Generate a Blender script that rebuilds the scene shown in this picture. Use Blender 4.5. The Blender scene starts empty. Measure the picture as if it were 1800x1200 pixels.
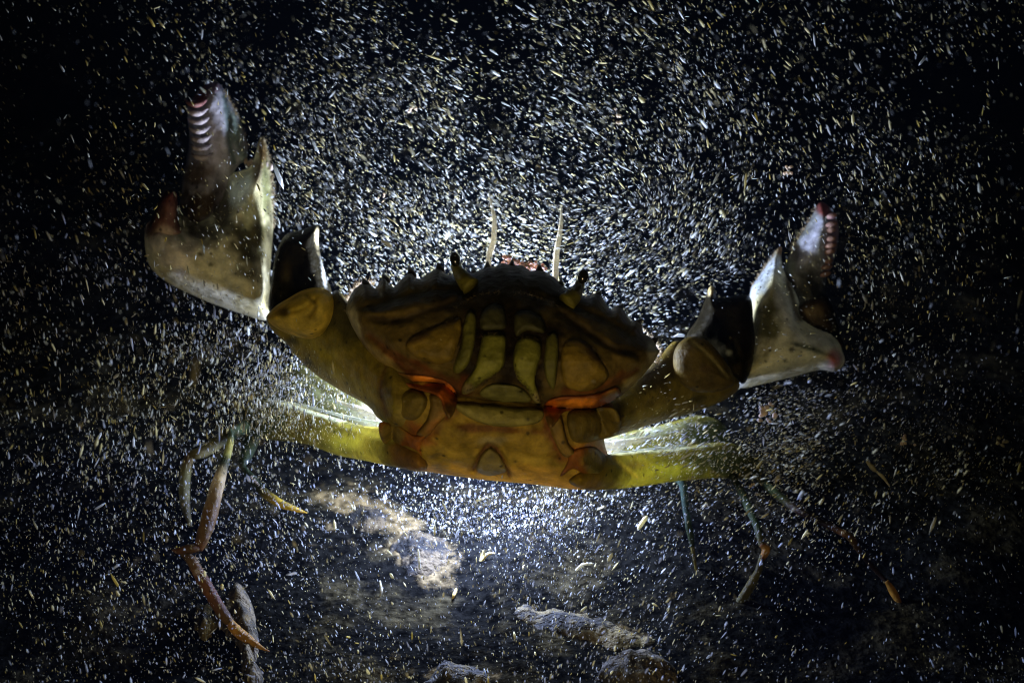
import bpy, math, random
import numpy as np
from mathutils import Vector
from mathutils.geometry import delaunay_2d_cdt

random.seed(7)
rng = np.random.default_rng(7)
scene = bpy.context.scene
COL = scene.collection

# ------------------------------------------------------------------ camera
F = 3090.0                       # focal length in photograph pixels (1800 wide)
PITCH = math.radians(25)
H = 0.235
CAM = np.array([0, 0, H])
RIGHT = np.array([1.0, 0, 0])
FWD = np.array([0, math.cos(PITCH), -math.sin(PITCH)])
UP = np.array([0, math.sin(PITCH), math.cos(PITCH)])
D0 = 0.40                        # distance of the crab


def P(px, py, mm=0.0):
    """a point seen at (px, py), mm millimetres behind the crab's plane (arrays allowed)"""
    px, py, mm = np.broadcast_arrays(np.asarray(px, float), np.asarray(py, float), np.asarray(mm, float))
    d = D0 + mm * 0.001
    u = (px - 900) / F
    v = (py - 600) / F
    return CAM + d[..., None] * (u[..., None] * RIGHT + FWD - v[..., None] * UP)


def ground_mm(py):
    """how far behind the crab's plane the seabed lies at row py"""
    v = (py - 600) / F
    return (H / (math.sin(PITCH) + v * math.cos(PITCH)) - D0) * 1000


cd = bpy.data.cameras.new('camera')
cam = bpy.data.objects.new('camera', cd)
COL.objects.link(cam)
cam.location = (0, 0, H)
cam.rotation_euler = (math.pi / 2 - PITCH, 0, 0)
cd.sensor_width = 36
cd.lens = 36 * F / 1800
cd.clip_start = 0.01
cd.clip_end = 50
cd.dof.use_dof = True
cd.dof.focus_distance = 0.403
cd.dof.aperture_fstop = 17
cd.dof.aperture_blades = 0
scene.camera = cam

# ------------------------------------------------------------------ world: night water
w = bpy.data.worlds.new('World')
scene.world = w
w.use_nodes = True
bg = w.node_tree.nodes['Background']
bg.inputs[0].default_value = (0.3, 0.4, 0.5, 1)
bg.inputs[1].default_value = 0.0002
scene.view_settings.view_transform = 'Standard'
scene.view_settings.look = 'None'
scene.view_settings.exposure = 0
scene.view_settings.gamma = 1


def lamp(name, kind, loc, power, col, radius, aim=None, **kw):
    l = bpy.data.lights.new(name, kind)
    l.energy = power
    l.color = col
    if kind == 'AREA':
        l.shape = 'DISK'
        l.size = radius
    else:
        l.shadow_soft_size = radius
    for k, v in kw.items():
        setattr(l, k, v)
    o = bpy.data.objects.new(name, l)
    COL.objects.link(o)
    o.location = loc
    if aim is not None:
        o.rotation_euler = (Vector(aim) - Vector(loc)).to_track_quat('-Z', 'Y').to_euler()
    return o


# the diver's torch behind the crab, and a weak warm fill lamp added to brighten its front
LAMPS = [P(852, 818, 36), P(838, 560, 40)]
lamp('torch', 'POINT', LAMPS[0], 1.05, (0.38, 0.49, 1.0), 0.006)
lamp('torch', 'POINT', LAMPS[1], 0.85, (0.74, 0.85, 1.0), 0.006)  # second lamp added for the upper glow and light on the claws
lamp('fill_light', 'SPOT', P(640, 1850, -195), 0.68, (1.0, 0.80, 0.42), 0.03, aim=P(760, 640, 0),
     spot_size=math.radians(80), spot_blend=1.0)

scene.cycles.max_bounces = 8
scene.cycles.diffuse_bounces = 4
scene.cycles.transmission_bounces = 6
scene.cycles.transparent_max_bounces = 8
scene.cycles.volume_bounces = 0
scene.cycles.use_denoising = True
scene.cycles.denoiser = 'OPENIMAGEDENOISE'
scene.cycles.pixel_filter_type = 'BLACKMAN_HARRIS'
scene.cycles.filter_width = 1.1
scene.cycles.sample_clamp_indirect = 2.0


# ------------------------------------------------------------------ helpers
def tag(o, label=None, cat=None, group=None, kind=None):
    for k, v in (('label', label), ('category', cat), ('group', group), ('kind', kind)):
        if v:
            o[k] = v
    return o


class MB:
    """collects vertices, faces and per-vertex colour / translucency / gloss"""

    def __init__(s):
        s.v, s.f, s.c, s.t, s.g = [], [], [], [], []
        s.n = 0

    def add(s, verts, faces, col, tr=0.3, gl=0.3):
        verts = np.asarray(verts, float)
        k = len(verts)
        col = np.asarray(col, float)
        s.c.append(np.broadcast_to(col, (k, 3)).copy())
        s.t.append(np.broadcast_to(np.asarray(tr, float), (k,)).copy())
        s.g.append(np.broadcast_to(np.asarray(gl, float), (k,)).copy())
        s.v.append(verts)
        s.f += [tuple(i + s.n for i in f) for f in faces]
        s.n += k

    def build(s, name, mat, parent=None, origin=None, smooth=True):
        v = np.concatenate(s.v)
        o0 = np.array(origin if origin is not None else v.mean(0), float)
        me = bpy.data.meshes.new(name)
        me.from_pydata((v - o0).tolist(), [], s.f)
        a = me.attributes.new('col', 'FLOAT_COLOR', 'POINT')
        c = np.concatenate(s.c)
        a.data.foreach_set('color', np.concatenate([c, np.ones((len(c), 1))], 1).astype(np.float32).ravel())
        for nm, arr in (('trans', s.t), ('gloss', s.g)):
            a = me.attributes.new(nm, 'FLOAT', 'POINT')
            a.data.foreach_set('value', np.concatenate(arr).astype(np.float32))
        me.polygons.foreach_set('use_smooth', [smooth] * len(me.polygons))
        me.validate()
        me.materials.append(mat)
        ob = bpy.data.objects.new(name, me)
        COL.objects.link(ob)
        if parent is not None:
            ob.parent = parent
            ob.location = Vector(o0) - parent.location
        else:
            ob.location = o0
        return ob


def spline(pts, step, closed=True):
    pts = np.asarray(pts, float)
    n = len(pts)
    out = []
    for i in range(n if closed else n - 1):
        if closed:
            p0, p1, p2, p3 = pts[i - 1], pts[i], pts[(i + 1) % n], pts[(i + 2) % n]
        else:
            p0, p1, p2, p3 = pts[max(i - 1, 0)], pts[i], pts[i + 1], pts[min(i + 2, n - 1)]
        k = max(1, int(round(np.linalg.norm((p2 - p1)[:2]) / step)))
        for j in range(k):
            t = j / k
            out.append(0.5 * ((2 * p1) + (-p0 + p2) * t + (2 * p0 - 5 * p1 + 4 * p2 - p3) * t * t
                              + (-p0 + 3 * p1 - 3 * p2 + p3) * t ** 3))
    if not closed:
        out.append(pts[-1])
    return np.array(out)


def seg_dist(q, poly, closed=False):
    """distance from points q (N,2) to a polyline"""
    poly = np.asarray(poly, float)[:, :2]
    a = poly
    b = np.roll(poly, -1, 0)
    if not closed:
        a, b = a[:-1], b[:-1]
    best = np.full(len(q), 1e9)
    for p0, p1 in zip(a, b):
        d = p1 - p0
        L = max((d * d).sum(), 1e-9)
        t = np.clip(((q - p0) @ d) / L, 0, 1)
        e = q - (p0 + t[:, None] * d)
        best = np.minimum(best, (e * e).sum(1))
    return np.sqrt(best)


def inside(q, poly):
    x, y = q[:, 0], q[:, 1]
    r = np.zeros(len(q), bool)
    n = len(poly)
    for i in range(n):
        x0, y0 = poly[i]
        x1, y1 = poly[(i + 1) % n]
        if y0 == y1:
            continue
        c = ((y0 > y) != (y1 > y)) & (x < (x1 - x0) * (y - y0) / (y1 - y0) + x0)
        r ^= c
    return r


# cheap value noise in pixel space
_G = rng.random((257, 257))


def noise(q, scale, seed=0):
    x = q[:, 0] / scale + seed * 17.3 + 500
    y = q[:, 1] / scale + seed * 9.7 + 500
    xi, yi = np.floor(x).astype(int), np.floor(y).astype(int)
    fx, fy = x - xi, y - yi
    fx, fy = fx * fx * (3 - 2 * fx), fy * fy * (3 - 2 * fy)
    g = lambda i, j: _G[i % 256, j % 256]
    return (g(xi, yi) * (1 - fx) * (1 - fy) + g(xi + 1, yi) * fx * (1 - fy)
            + g(xi, yi + 1) * (1 - fx) * fy + g(xi + 1, yi + 1) * fx * fy) * 2 - 1


def plate(mb, outline, dc, tf, tb, R, col, tr=0.3, gl=0.3, step=5.0, sharp=False, grooves=(), bumps=(),
          rough=0.25, back=None):
    """a closed swollen shell: front relief faces the camera. dc: depth in mm (number or function of q);
    tf, tb: front / back swelling in mm; R: how far (px) from the rim the swelling grows;
    grooves: (polyline, width px, depth mm, colour or None); bumps: (x, y, rx, ry, angle, mm)"""
    out = np.asarray(outline, float)
    ring = out if sharp else spline(out, step)
    if sharp:
        r2 = []
        for i in range(len(out)):
            a, b = out[i], out[(i + 1) % len(out)]
            k = max(1, int(round(np.linalg.norm(b - a) / step)))
            r2 += [a + (b - a) * j / k for j in range(k)]
        ring = np.array(r2)
    lo, hi = ring.min(0), ring.max(0)
    gx, gy = np.meshgrid(np.arange(lo[0], hi[0], step), np.arange(lo[1], hi[1], step * 0.87))
    gx = gx + (np.arange(gx.shape[0]) % 2)[:, None] * step * 0.5
    q = np.stack([gx.ravel(), gy.ravel()], 1)
    q += rng.normal(0, step * 0.06, q.shape)
    q = q[inside(q, ring)]
    d = seg_dist(q, ring, True)
    q = q[d > step * 0.45]
    allq = np.concatenate([ring, q])
    nr = len(ring)
    res = delaunay_2d_cdt([Vector(p) for p in allq], [], [list(range(nr))], 1, 1e-4)
    vs = np.array([tuple(p) for p in res[0]])
    tris = [f for f in res[2]]
    d = seg_dist(vs, ring, True)
    rim = d < 1e-3
    prof = np.sqrt(np.clip(1 - (1 - np.clip(d / R, 0, 1)) ** 2, 0, 1))
    dep = dc(vs) if callable(dc) else np.full(len(vs), float(dc))
    h = tf * prof
    C = col(vs) if callable(col) else np.broadcast_to(np.asarray(col, float), (len(vs), 3)).copy()
    C = np.array(C, float)
    T = tr(vs) if callable(tr) else np.full(len(vs), float(tr))
    for (x, y, rx, ry, an, mm) in bumps:
        ca, sa = math.cos(math.radians(an)), math.sin(math.radians(an))
        X = ((vs[:, 0] - x) * ca + (vs[:, 1] - y) * sa) / rx
        Y = (-(vs[:, 0] - x) * sa + (vs[:, 1] - y) * ca) / ry
        h = h + mm * np.exp(-(X * X + Y * Y)) * np.clip(d / 8, 0, 1)
    for g in grooves:
        ln, wd, dp, gc = g
        dd = seg_dist(vs, spline(ln, 8, False) if len(ln) > 2 else ln)
        dd = dd + noise(vs, 12, 3) * wd * 0.25
        m = np.exp(-(dd / wd) ** 2)
        h = h - dp * m * np.clip(d / 6, 0, 1)
        if gc is not None:
            m2 = np.clip(m * 1.15, 0, 1)[:, None]
            C = C * (1 - m2) + np.asarray(gc) * m2
    h = h + rough * (noise(vs, 22, 1) * 0.6 + noise(vs, 9, 2) * 0.4) * np.clip(d / 10, 0, 1)
    h = np.maximum(h, 0.02)
    h[rim] = 0
    hb = tb * prof
    front = P(vs[:, 0], vs[:, 1], dep - h)
    bk = P(vs[:, 0], vs[:, 1], dep + hb)
    n = len(vs)
    idx = np.arange(n) + n
    idx[rim] = np.arange(n)[rim]
    # drop unused back copies of the rim
    keep = np.where(~rim)[0]
    remap = np.arange(n)
    remap[keep] = n + np.arange(len(keep))
    faces = []
    for f in tris:
        a = f[0], f[1], f[2]
        area = np.cross(vs[a[1]] - vs[a[0]], vs[a[2]] - vs[a[0]])
        if area > 0:
            a = a[::-1]
        faces.append(a[::-1] if False else (a[0], a[1], a[2]))
        if not (rim[a[0]] and rim[a[1]] and rim[a[2]]):
            faces.append((remap[a[2]], remap[a[1]], remap[a[0]]))
    verts = np.concatenate([front, bk[keep]])
    Cb = C[keep] if back is None else np.broadcast_to(np.asarray(back, float), (len(keep), 3))
    mb.add(verts, faces, np.concatenate([C, Cb]), np.concatenate([T, T[keep]]), gl)


def tube(mb, pts, col, tr=0.4, gl=0.3, sides=14, flat=1.0, step=5, ridge=0.0, rough=0.06):
    """pts: (px, py, mm, radius px[, r, g, b]); a closed tapering limb"""
    pts = np.asarray(pts, float)
    sp = spline(pts, step, False)
    if pts.shape[1] > 4:
        cc = np.clip(sp[:, 4:7], 0, 1)
    else:
        cc = np.broadcast_to(np.asarray(col, float), (len(sp), 3))
    c3 = P(sp[:, 0], sp[:, 1], sp[:, 2])
    r = np.maximum(sp[:, 3], 0.3) * (D0 / F)
    n = len(sp)
    verts, cols = [], []
    for i in range(n):
        t = c3[min(i + 1, n - 1)] - c3[max(i - 1, 0)]
        t /= np.linalg.norm(t) + 1e-12
        s = np.cross(t, FWD)
        s /= np.linalg.norm(s) + 1e-12
        b = np.cross(s, t)
        for k in range(sides):
            a = 2 * math.pi * k / sides
            rr = r[i] * (1 + rough * rng.normal() * 0.5 + ridge * math.cos(3 * a))
            verts.append(c3[i] + s * math.cos(a) * rr + b * math.sin(a) * rr * flat)
            cols.append(cc[i])
    verts.append(c3[0])
    cols.append(cc[0])
    verts.append(c3[-1])
    cols.append(cc[-1])
    faces = []
    for i in range(n - 1):
        for k in range(sides):
            k2 = (k + 1) % sides
            faces.append((i * sides + k, i * sides + k2, (i + 1) * sides + k2, (i + 1) * sides + k))
    for k in range(sides):
        k2 = (k + 1) % sides
        faces.append((n * sides, k2, k))
        faces.append((n * sides + 1, (n - 1) * sides + k, (n - 1) * sides + k2))
    mb.add(verts, faces, np.array(cols), tr, gl)


def blob(mb, x, y, mm, rx, ry, rz, ang, col, tr=0.3, gl=0.4, nu=14, nv=9, lump=0.0):
    """ellipsoid, radii in px of the crab plane; ang in the picture plane"""
    c = P(x, y, mm)
    s = D0 / F
    ca, sa = math.cos(math.radians(ang)), math.sin(math.radians(ang))
    X = RIGHT * ca - UP * sa
    Y = -RIGHT * sa - UP * ca
    verts = []
    for j in range(nv + 1):
        th = math.pi * j / nv
        for i in range(nu):
            ph = 2 * math.pi * i / nu
            k = 1 + (lump * rng.normal() if 0 < j < nv else 0)
            verts.append(c + s * k * (X * rx * math.sin(th) * math.cos(ph) + Y * ry * math.cos(th)
                                      + FWD * rz * math.sin(th) * math.sin(ph)))
    faces = []
    for j in range(nv):
        for i in range(nu):
            i2 = (i + 1) % nu
            faces.append((j * nu + i, (j + 1) * nu + i, (j + 1) * nu + i2, j * nu + i2))
    mb.add(verts, faces, col, tr, gl)


# ------------------------------------------------------------------ materials
def nodes(name):
    m = bpy.data.materials.new(name)
    m.use_nodes = True
    nt = m.node_tree
    nt.nodes.clear()
    return m, nt, nt.nodes, nt.links


def shell_material():
    m, nt, N, L = nodes('crab_shell')
    out = N.new('ShaderNodeOutputMaterial')
    at = N.new('ShaderNodeAttribute'); at.attribute_name = 'col'
    tr = N.new('ShaderNodeAttribute'); tr.attribute_name = 'trans'
    gl = N.new('ShaderNodeAttribute'); gl.attribute_name = 'gloss'
    tc = N.new('ShaderNodeTexCoord')
    n1 = N.new('ShaderNodeTexNoise'); n1.inputs['Scale'].default_value = 260; n1.inputs['Detail'].default_value = 6
    n2 = N.new('ShaderNodeTexNoise'); n2.inputs['Scale'].default_value = 1500; n2.inputs['Detail'].default_value = 3
    vo = N.new('ShaderNodeTexVoronoi'); vo.inputs['Scale'].default_value = 270
    for n in (n1, n2, vo):
        L.new(tc.outputs['Object'], n.inputs['Vector'])
    # mottling and small dark pits
    r1 = N.new('ShaderNodeMapRange'); r1.inputs[1].default_value = 0.3; r1.inputs[2].default_value = 0.7
    r1.inputs[3].default_value = 0.5; r1.inputs[4].default_value = 1.35
    L.new(n1.outputs['Fac'], r1.inputs[0])
    r2 = N.new('ShaderNodeMapRange'); r2.inputs[1].default_value = 0.07; r2.inputs[2].default_value = 0.16
    r2.inputs[3].default_value = 0.25; r2.inputs[4].default_value = 1.0
    L.new(vo.outputs['Distance'], r2.inputs[0])
    r3 = N.new('ShaderNodeMapRange'); r3.inputs[1].default_value = 0.3; r3.inputs[2].default_value = 0.7
    r3.inputs[3].default_value = 0.88; r3.inputs[4].default_value = 1.12
    L.new(n2.outputs['Fac'], r3.inputs[0])
    m1 = N.new('ShaderNodeMath'); m1.operation = 'MULTIPLY'
    L.new(r1.outputs[0], m1.inputs[0]); L.new(r2.outputs[0], m1.inputs[1])
    m2 = N.new('ShaderNodeMath'); m2.operation = 'MULTIPLY'
    L.new(m1.outputs[0], m2.inputs[0]); L.new(r3.outputs[0], m2.inputs[1])
    vm = N.new('ShaderNodeVectorMath'); vm.operation = 'SCALE'
    L.new(at.outputs['Color'], vm.inputs[0]); L.new(m2.outputs[0], vm.inputs['Scale'])
    bump = N.new('ShaderNodeBump'); bump.inputs['Strength'].default_value = 0.6
    bump.inputs['Distance'].default_value = 0.0008
    n3 = N.new('ShaderNodeTexNoise'); n3.inputs['Scale'].default_value = 700; n3.inputs['Detail'].default_value = 7
    n3.inputs['Roughness'].default_value = 0.7
    L.new(tc.outputs['Object'], n3.inputs['Vector'])
    vo2 = N.new('ShaderNodeTexVoronoi'); vo2.inputs['Scale'].default_value = 520
    L.new(tc.outputs['Object'], vo2.inputs['Vector'])
    hv = N.new('ShaderNodeMath'); hv.operation = 'MULTIPLY_ADD'; hv.inputs[1].default_value = 0.5
    L.new(vo2.outputs['Distance'], hv.inputs[0]); L.new(n3.outputs['Fac'], hv.inputs[2])
    L.new(hv.outputs[0], bump.inputs['Height'])
    pr = N.new('ShaderNodeBsdfPrincipled')
    pr.inputs['Roughness'].default_value = 0.34
    pr.inputs['IOR'].default_value = 1.3
    L.new(vm.outputs[0], pr.inputs['Base Color'])
    L.new(gl.outputs['Fac'], pr.inputs['Specular IOR Level'])
    L.new(bump.outputs[0], pr.inputs['Normal'])
    ts = N.new('ShaderNodeBsdfTranslucent')
    # light that has passed through the shell takes a deeper colour
    gm = N.new('ShaderNodeGamma'); gm.inputs[1].default_value = 0.75
    L.new(vm.outputs[0], gm.inputs[0]); L.new(gm.outputs[0], ts.inputs['Color'])
    mx = N.new('ShaderNodeMixShader')
    L.new(tr.outputs['Fac'], mx.inputs[0]); L.new(pr.outputs[0], mx.inputs[1]); L.new(ts.outputs[0], mx.inputs[2])
    L.new(mx.outputs[0], out.inputs[0])
    return m


def simple(name, color, rough=0.5, spec=0.5, trans=0.0, ns=0, nstr=0.4, bump=0.0, bscale=800):
    m, nt, N, L = nodes(name)
    out = N.new('ShaderNodeOutputMaterial')
    pr = N.new('ShaderNodeBsdfPrincipled')
    pr.inputs['Roughness'].default_value = rough
    pr.inputs['Specular IOR Level'].default_value = spec
    pr.inputs['Base Color'].default_value = (*color, 1)
    src = None
    tc = N.new('ShaderNodeTexCoord')
    if ns:
        n1 = N.new('ShaderNodeTexNoise'); n1.inputs['Scale'].default_value = ns; n1.inputs['Detail'].default_value = 8
        L.new(tc.outputs['Object'], n1.inputs['Vector'])
        r = N.new('ShaderNodeMapRange'); r.inputs[1].default_value = 0.35; r.inputs[2].default_value = 0.65
        r.inputs[3].default_value = 1 - nstr; r.inputs[4].default_value = 1 + nstr
        L.new(n1.outputs['Fac'], r.inputs[0])
        vm = N.new('ShaderNodeVectorMath'); vm.operation = 'SCALE'
        vm.inputs[0].default_value = color
        L.new(r.outputs[0], vm.inputs['Scale'])
        L.new(vm.outputs[0], pr.inputs['Base Color'])
        src = vm.outputs[0]
    if bump:
        n2 = N.new('ShaderNodeTexNoise'); n2.inputs['Scale'].default_value = bscale; n2.inputs['Detail'].default_value = 6
        L.new(tc.outputs['Object'], n2.inputs['Vector'])
        b = N.new('ShaderNodeBump'); b.inputs['Strength'].default_value = bump; b.inputs['Distance'].default_value = 0.002
        L.new(n2.outputs['Fac'], b.inputs['Height']); L.new(b.outputs[0], pr.inputs['Normal'])
    if trans:
        ts = N.new('ShaderNodeBsdfTranslucent'); ts.inputs[0].default_value = (*color, 1)
        if src:
            L.new(src, ts.inputs[0])
        mx = N.new('ShaderNodeMixShader'); mx.inputs[0].default_value = trans
        L.new(pr.outputs[0], mx.inputs[1]); L.new(ts.outputs[0], mx.inputs[2]); L.new(mx.outputs[0], out.inputs[0])
    else:
        L.new(pr.outputs[0], out.inputs[0])
    return m


M_SHELL = shell_material()
M_EYE = simple('eye_black', (0.008, 0.008, 0.007), 0.12, 0.8)
M_HAIR = simple('bristle', (0.42, 0.33, 0.2), 0.5, 0.4, 0.5)
M_DKHAIR = simple('dark_bristle', (0.10, 0.07, 0.03), 0.5, 0.4, 0.3)
M_BARNACLE = simple('pale_growth', (0.6, 0.42, 0.32), 0.7, 0.3, 0.35, 900, 0.4)
M_ANT = simple('antenna_segments', (0.66, 0.60, 0.46), 0.45, 0.4, 0.25, 1600, 0.35)

# ------------------------------------------------------------------ seabed
G0 = P(850, 900, ground_mm(900))


def hterr(x, y):
    q = np.stack([x * 1000, y * 1000], 1)
    return (noise(q, 60, 5) * 0.0035 + noise(q, 21, 6) * 0.0018 + noise(q, 8, 7) * 0.0008 + noise(q, 3.4, 8) * 0.0004) \
        + np.clip(y - 1.2, 0, 9) * 0.02 * noise(q, 700, 4)


def seabed():
    def axis(lo, hi, c, s0, growth):
        a = [c]
        s = s0
        while a[-1] < hi:
            a.append(a[-1] + s); s *= growth if a[-1] - c > 0.22 else 1
        b = [c]
        s = s0
        while b[-1] > lo:
            b.append(b[-1] - s); s *= growth if c - b[-1] > 0.22 else 1
        return np.array(b[::-1] + a[1:])
    xs = axis(-8, 8, 0, 0.0022, 1.12)
    ys = axis(-3, 16, 0.42, 0.0022, 1.12)
    X, Y = np.meshgrid(xs, ys)
    Z = hterr(X.ravel(), Y.ravel())
    V = np.stack([X.ravel(), Y.ravel(), Z], 1)
    nx, ny = len(xs), len(ys)
    I = np.arange(nx * ny).reshape(ny, nx)
    Fs = np.stack([I[:-1, :-1], I[:-1, 1:], I[1:, 1:], I[1:, :-1]], -1).reshape(-1, 4)
    me = bpy.data.meshes.new('seabed')
    me.from_pydata(V.tolist(), [], Fs.tolist())
    me.polygons.foreach_set('use_smooth', [True] * len(me.polygons))
    # drifts of pale sand: soft centres, the shader frays their rims
    sand = np.zeros(len(V))
    for (px, py, rx, ry, an, st) in ((665, 905, 150, 34, 20, 1), (740, 965, 90, 50, 30, 1), (600, 935, 60, 18, 20, .6), (620, 855, 60, 14, 10, .7), (540, 850, 40, 14, 20, .6),
                                     (1030, 1112, 140, 24, 10, .9), (560, 960, 60, 16, 10, .5), (400, 1080, 60, 50, 20, .5), (790, 1190, 90, 22, 5, .7),
                                     (660, 1040, 120, 12, 0, .35), (950, 1000, 120, 10, 0, .3), (1180, 1010, 60, 30, 0, .3), (230, 985, 40, 20, 0, .5),
                                     (500, 1150, 60, 30, 0, .3), (1120, 940, 40, 10, 0, .4)):
        c = P(px, py, ground_mm(py)); s_ = (D0 + ground_mm(py) / 1000) / F
        k = 1 / (math.sin(PITCH) + (py - 600) / F)
        ca, sa = math.cos(math.radians(an)), math.sin(math.radians(an))
        dx, dy = (V[:, 0] - c[0]) / s_, -(V[:, 1] - c[1]) / s_ / k
        X = (dx * ca + dy * sa) / rx; Y = (-dx * sa + dy * ca) / ry
        sand = np.maximum(sand, st * np.clip(1.5 - np.sqrt(X * X + Y * Y), 0, 1))
    a_ = me.attributes.new('sand', 'FLOAT', 'POINT')
    a_.data.foreach_set('value', sand.astype(np.float32))
    m, nt, N, L = nodes('dark_silt')
    out = N.new('ShaderNodeOutputMaterial')
    pr = N.new('ShaderNodeBsdfPrincipled'); pr.inputs['Roughness'].default_value = 0.95
    pr.inputs['Specular IOR Level'].default_value = 0.0
    tc = N.new('ShaderNodeTexCoord')
    a = N.new('ShaderNodeTexNoise'); a.inputs['Scale'].default_value = 38; a.inputs['Detail'].default_value = 9
    a.inputs['Roughness'].default_value = 0.68
    b = N.new('ShaderNodeTexNoise'); b.inputs['Scale'].default_value = 420; b.inputs['Detail'].default_value = 5
    for n in (a, b):
        L.new(tc.outputs['Object'], n.inputs['Vector'])
    r = N.new('ShaderNodeValToRGB')
    r.color_ramp.elements[0].position = 0.52; r.color_ramp.elements[0].color = (0.003, 0.003, 0.0025, 1)
    r.color_ramp.elements[1].position = 0.74; r.color_ramp.elements[1].color = (0.03, 0.025, 0.012, 1)
    L.new(a.outputs['Fac'], r.inputs[0])
    mr = N.new('ShaderNodeMapRange'); mr.inputs[1].default_value = 0.35; mr.inputs[2].default_value = 0.65
    mr.inputs[3].default_value = 0.3; mr.inputs[4].default_value = 1.7
    L.new(b.outputs['Fac'], mr.inputs[0])
    vm = N.new('ShaderNodeVectorMath'); vm.operation = 'SCALE'
    sa = N.new('ShaderNodeAttribute'); sa.attribute_name = 'sand'
    f1 = N.new('ShaderNodeTexNoise'); f1.inputs['Scale'].default_value = 130; f1.inputs['Detail'].default_value = 10
    f1.inputs['Roughness'].default_value = 0.72
    L.new(tc.outputs['Object'], f1.inputs['Vector'])
    ad = N.new('ShaderNodeMath'); ad.operation = 'MULTIPLY_ADD'; ad.inputs[1].default_value = 0.42
    L.new(sa.outputs['Fac'], ad.inputs[0]); L.new(f1.outputs['Fac'], ad.inputs[2])
    sm = N.new('ShaderNodeMapRange'); sm.inputs[1].default_value = 0.76; sm.inputs[2].default_value = 0.92
    L.new(ad.outputs[0], sm.inputs[0])
    mc = N.new('ShaderNodeMix'); mc.data_type = 'RGBA'
    mc.inputs['B'].default_value = (0.07, 0.052, 0.024, 1)
    L.new(sm.outputs[0], mc.inputs['Factor']); L.new(r.outputs[0], mc.inputs['A'])
    L.new(mc.outputs['Result'], vm.inputs[0]); L.new(mr.outputs[0], vm.inputs['Scale']); L.new(vm.outputs[0], pr.inputs['Base Color'])
    bp = N.new('ShaderNodeBump'); bp.inputs['Strength'].default_value = 0.8; bp.inputs['Distance'].default_value = 0.002
    L.new(b.outputs['Fac'], bp.inputs['Height']); L.new(bp.outputs[0], pr.inputs['Normal'])
    L.new(pr.outputs[0], out.inputs[0])
    me.materials.append(m)
    o = bpy.data.objects.new('seabed', me)
    COL.objects.link(o)
    tag(o, kind='structure')


seabed()


def rock_material(name, top, low):
    """pale sediment on top of dark stone, patchy"""
    m, nt, N, L = nodes(name)
    out = N.new('ShaderNodeOutputMaterial')
    pr = N.new('ShaderNodeBsdfPrincipled'); pr.inputs['Roughness'].default_value = 0.9
    pr.inputs['Specular IOR Level'].default_value = 0.15
    tc = N.new('ShaderNodeTexCoord')
    a = N.new('ShaderNodeTexNoise'); a.inputs['Scale'].default_value = 95; a.inputs['Detail'].default_value = 10
    a.inputs['Roughness'].default_value = 0.75
    L.new(tc.outputs['Object'], a.inputs['Vector'])
    r = N.new('ShaderNodeValToRGB')
    r.color_ramp.elements[0].position = 0.47; r.color_ramp.elements[0].color = (*low, 1)
    r.color_ramp.elements[1].position = 0.56; r.color_ramp.elements[1].color = (*top, 1)
    L.new(a.outputs['Fac'], r.inputs[0])
    L.new(r.outputs[0], pr.inputs['Base Color'])
    b = N.new('ShaderNodeTexNoise'); b.inputs['Scale'].default_value = 700; b.inputs['Detail'].default_value = 6
    L.new(tc.outputs['Object'], b.inputs['Vector'])
    bp = N.new('ShaderNodeBump'); bp.inputs['Strength'].default_value = 1; bp.inputs['Distance'].default_value = 0.003
    L.new(b.outputs['Fac'], bp.inputs['Height']); L.new(bp.outputs[0], pr.inputs['Normal'])
    L.new(pr.outputs[0], out.inputs[0])
    return m


def rock(outline, height, mat, label, lump=1.0, step=5, name='rock', cat='rock'):
    """a low stone lying on the seabed: outline is its footprint as seen, height in mm"""
    ring = spline(outline, step)
    ring = ring + np.stack([noise(ring, 14, 11), noise(ring, 14, 12)], 1) * 7 * lump \
        + np.stack([noise(ring, 5, 13), noise(ring, 5, 14)], 1) * 3 * lump
    lo, hi = ring.min(0), ring.max(0)
    gx, gy = np.meshgrid(np.arange(lo[0], hi[0], step), np.arange(lo[1], hi[1], step * 0.87))
    q = np.stack([gx.ravel(), gy.ravel()], 1)
    q += rng.normal(0, step * 0.1, q.shape)
    q = q[inside(q, ring)]
    d = seg_dist(q, ring, True)
    q = q[d > step * 0.4]
    res = delaunay_2d_cdt([Vector(p) for p in np.concatenate([ring, q])], [], [list(range(len(ring)))], 1, 1e-4)
    vs = np.array([tuple(p) for p in res[0]])
    d = seg_dist(vs, ring, True)
    R = max(d.max(), 1)
    prof = np.clip(d / R, 0, 1) ** 0.6
    g = np.array([ground_mm(y) for y in vs[:, 1]])
    W = P(vs[:, 0], vs[:, 1], g)
    zt = hterr(W[:, 0], W[:, 1])
    h = height * 0.001 * prof * (1 + 0.35 * noise(vs, 30, 21) * lump + 0.3 * noise(vs, 11, 22) * lump)
    top = W.copy(); top[:, 2] = zt + h - 0.0005
    bot = W.copy(); bot[:, 2] = zt - 0.004
    n = len(vs)
    rim = d < 1e-3
    keep = np.where(~rim)[0]
    remap = np.arange(n); remap[keep] = n + np.arange(len(keep))
    top[rim, 2] = zt[rim] - 0.001
    faces = []
    for f in res[2]:
        a = (f[0], f[1], f[2])
        if np.cross(vs[a[1]] - vs[a[0]], vs[a[2]] - vs[a[0]]) > 0:
            a = a[::-1]
        faces.append(a)
        if not all(rim[i] for i in a):
            faces.append((remap[a[2]], remap[a[1]], remap[a[0]]))
    mb = MB()
    mb.add(np.concatenate([top, bot[keep]]), faces, (1, 1, 1))
    o = mb.build(name, mat)
    tag(o, label, cat, 'stones on the seabed under the crab')
    return o


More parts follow.
